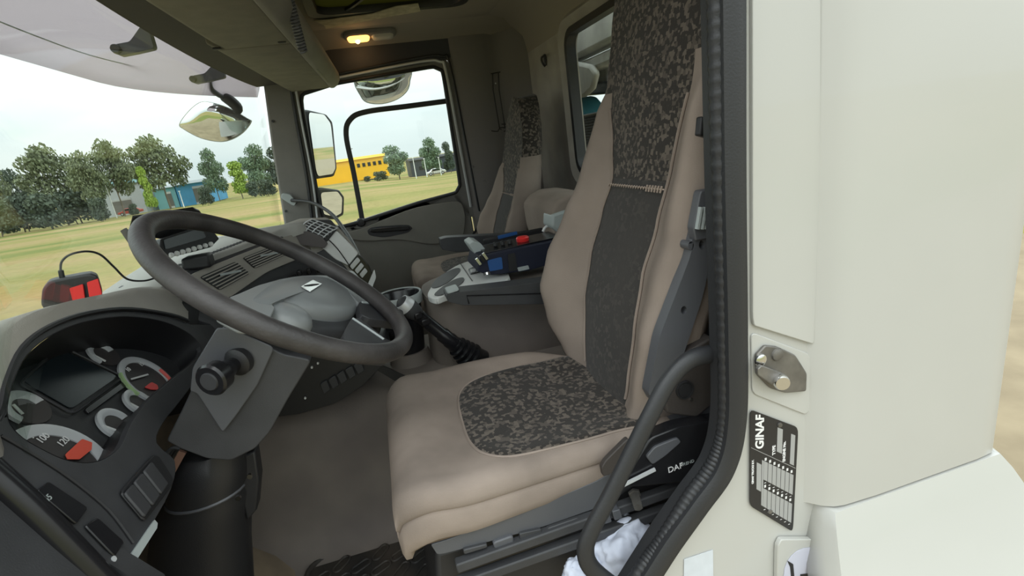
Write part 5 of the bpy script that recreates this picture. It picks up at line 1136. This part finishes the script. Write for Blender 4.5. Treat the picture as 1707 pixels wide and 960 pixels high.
mk('mirror_shell', MB().loft([[mc.lerp(p, s)+V((0, d+.30*(mc.z-mc.lerp(p, s).z), 0)) for p in mp_] for s, d in ((1, 0), (1.01, .01), (.92, .05), (.6, .085), (.02, .1))]), MT['lightg'], fmr, ang=60)
mk('mirror_glass', MB().loft([[mc.lerp(p, s)+V((0, d+.30*(mc.z-mc.lerp(p, s).z)-.0, 0)) for p in mp_] for s, d in ((.975, -.001), (.8, -.012), (.5, -.022), (.02, -.026))]), MT['mirror'], fmr, ang=60, label='convex mirror glass')
mk('mirror_arm', MB().tube(smooth_path([T(352, 118, 1, 2.0), T(348, 133, 1, 2.0), T(352, 148, 1, 2.02), T(364, 158, 1, 2.06), T(374, 163, 1, 2.1)], 5), .011, 10), MT['bluegrey'], fmr)
mk('arm_clamp', MB().tube(smooth_path([T(370, 160, 1, FY-.02), T(384, 168, 1, FY-.02), T(396, 180, 1, FY-.01), T(393, 188, 1, FY)], 4), [.016, .020, .022, .024, .024, .024, .024, .024, .023, .022, .020, .018, .014], 12), MT['black'], fmr)
# passenger side mirrors
MN = V((.72, -.67, -.025)).normalized(); MP = V((-.24, 2.32, 2.4))
def TM(pts, d=0): return [TP(x, y, MP+MN*d, MN) for x, y in pts]
sm = thing('side_mirror', MP+V((0, .05, -.2)), 'tall side mirror outside the passenger window behind the pillar', 'mirror')
mk('mirror_housing', MB().prism(rpoly(TM([(494, 186), (512, 182), (545, 190), (556, 204), (563, 280), (558, 294), (524, 299), (508, 240)]), .15, 4), MN*-.07), MT['black'], sm, bevel=.012, seg=3)
mk('mirror_glass', MB().prism(rpoly(TM([(513, 187), (540, 191), (551, 206), (559, 280), (554, 290), (528, 294)], .003), .16, 4), MN*.002), MT['mirror'], sm)
mk('mirror_arm', MB().tube([T(484, 150, 1, 2.09), T(488, 150, 1, 2.3), T(497, 190, 1, 2.3), T(512, 290, 1, 2.34), T(520, 330, 1, 2.34)], .014, 10), MT['black'], sm)
sm2 = thing('wide_angle_mirror', MP+V((0, .05, -.4)), 'small squarish wide-angle mirror below the tall side mirror', 'mirror')
mk('mirror_housing', MB().prism(rpoly(TM([(520, 318), (536, 312), (566, 316), (575, 328), (574, 358), (560, 366), (534, 362)]), .15, 4), MN*-.06), MT['black'], sm2, bevel=.012, seg=3)
mk('mirror_glass', MB().prism(rpoly(TM([(534, 321), (562, 319), (570, 330), (569, 355), (558, 361), (539, 357)], .003), .18, 4), MN*.002), MT['mirror'], sm2)
mk('mirror_arm', MB().tube([T(520, 285, 1, 2.36), T(528, 318, 1, 2.35), T(540, 335, 1, 2.35), T(545, 385, 1, 2.33), T(550, 400, 1, 2.10)], .010, 8), MT['black'], sm2)
km = thing('kerb_mirror', T(640, 150, 1, 2.45), 'rounded kerb mirror hanging above the passenger side window outside', 'mirror')
kp = smooth_path(TY([(592, 132), (640, 122), (683, 118), (684, 134), (680, 150), (664, 164), (638, 172), (612, 170), (600, 158)], 2.42), 4, closed=True); kc = sum(kp, V((0, 0, 0)))/len(kp)
mk('mirror_shell', MB().loft([[kc.lerp(p, s)+V((0, d+.4*(kc.z-kc.lerp(p, s).z), 0)) for p in kp] for s, d in ((1, 0), (1.01, .015), (.9, .06), (.02, .09))]), MT['lightg'], km, ang=60)
mk('mirror_glass', MB().loft([[kc.lerp(p, s)+V((0, d+.4*(kc.z-kc.lerp(p, s).z), 0)) for p in kp] for s, d in ((.97, -.001), (.8, -.012), (.4, -.022), (.02, -.024))]), MT['mirror'], km, ang=60)
mk('glass_edge', MB().tube(smooth_path(TY([(594, 146), (622, 149), (648, 144), (668, 134), (680, 124)], 2.395), 4), .005, 8), MT['whitep'], km)
mk('mirror_arm', MB().tube([T(640, 126, 1, 2.42), T(645, 100, 1, 2.3), T(645, 92, 1, 2.07)], .012, 8), MT['black'], km)
# behind the rear window
gs = mat('grey_painted_steel', (.36, .36, .33), .7, var=.2, vscale=6, bump=.3, bscale=60)
sf = thing('truck_superstructure', V((1.25, .95, 1.2)), 'grey steel frame of the truck body behind the rear window', 'frame')
def bz(py, X): return T(985, py, 0, X).z
mk('upper_beam', MB().box((1.03, 1.25, (bz(20, 1.0)+bz(88, 1.0))/2), (.10, 1.95, bz(20, 1.0)-bz(88, 1.0))), gs, sf, bevel=.02)
mk('lower_beam', MB().box((1.04, 1.25, (bz(94, 1.0)+bz(118, 1.0))/2), (.08, 1.95, bz(94, 1.0)-bz(118, 1.0))), gs, sf, bevel=.015)
mk('gusset', MB().prism([T(x, y, 0, .97) for x, y in ((945, 100), (982, 108), (992, 122), (985, 150), (972, 162), (945, 168))], (.03, 0, 0)), gs, sf, bevel=.02)
mk('cross_plate', MB().prism([T(x, y, 0, 1.09) for x, y in ((960, 100), (1030, 96), (1030, 155), (960, 162))], (.05, 0, 0)), gs, sf, bevel=.01)
mk('cross_shadow_strip', MB().prism([T(x, y, 0, 1.06) for x, y in ((975, 138), (1030, 134), (1030, 155), (970, 160))], (.05, 0, 0)), MT['charcoal'], sf, bevel=.01)  # charcoal strip painted in for the shaded gap below the beams
mk('post', MB().box((1.05, 2.16, 1.9), (.08, .08, 1.6)), gs, sf, bevel=.02)
tq = smooth_path([T(x, y, 0, 1.0) for x, y in ((958, 168), (972, 164), (982, 176), (990, 196), (984, 214), (968, 222), (955, 210))], 4, closed=True); tcn = sum(tq, V((0, 0, 0)))/len(tq)
tarp = tag(mk('tarpaulin', MB().loft([[tcn.lerp(p, k_)+V((d_, 0, 0)) for p in tq] for k_, d_ in ((.1, -.03), (.7, -.02), (1, .01), (1, .06), (.6, .09))]), mat('teal_fabric', (.03, .16, .2), .8)), 'rounded teal bundle seen through the rear window', 'bundle')
ms = thing('mesh_screen', T(970, 285, 0, .96), 'black wire mesh panel behind the lower corner of the rear window', 'screen')
mm = MB(); ma_, mb_, mc_ = T(958, 196, 0, .96), T(1010, 190, 0, .96), T(975, 285, 0, .96)
y0_, y1_, z0_, z1_ = mb_.y, ma_.y, mc_.z, ma_.z
for k in range(30): mm.tube([V((.96, lerp(y0_, y1_, k/29), z0_)), V((.96, lerp(y0_, y1_, k/29), z1_))], .0035, 4)
for k in range(22): mm.tube([V((.96, y0_, lerp(z0_, z1_, k/21))), V((.96, y1_, lerp(z0_, z1_, k/21)))], .0035, 4)
mk('mesh', mm, MT['black'], ms)
mk('mesh_frame', MB().tube([V((.96, y0_, z0_)), V((.96, y1_, z0_)), V((.96, y1_, z1_)), V((.96, y0_, z1_))], .007, 6, closed=True), MT['black'], ms)
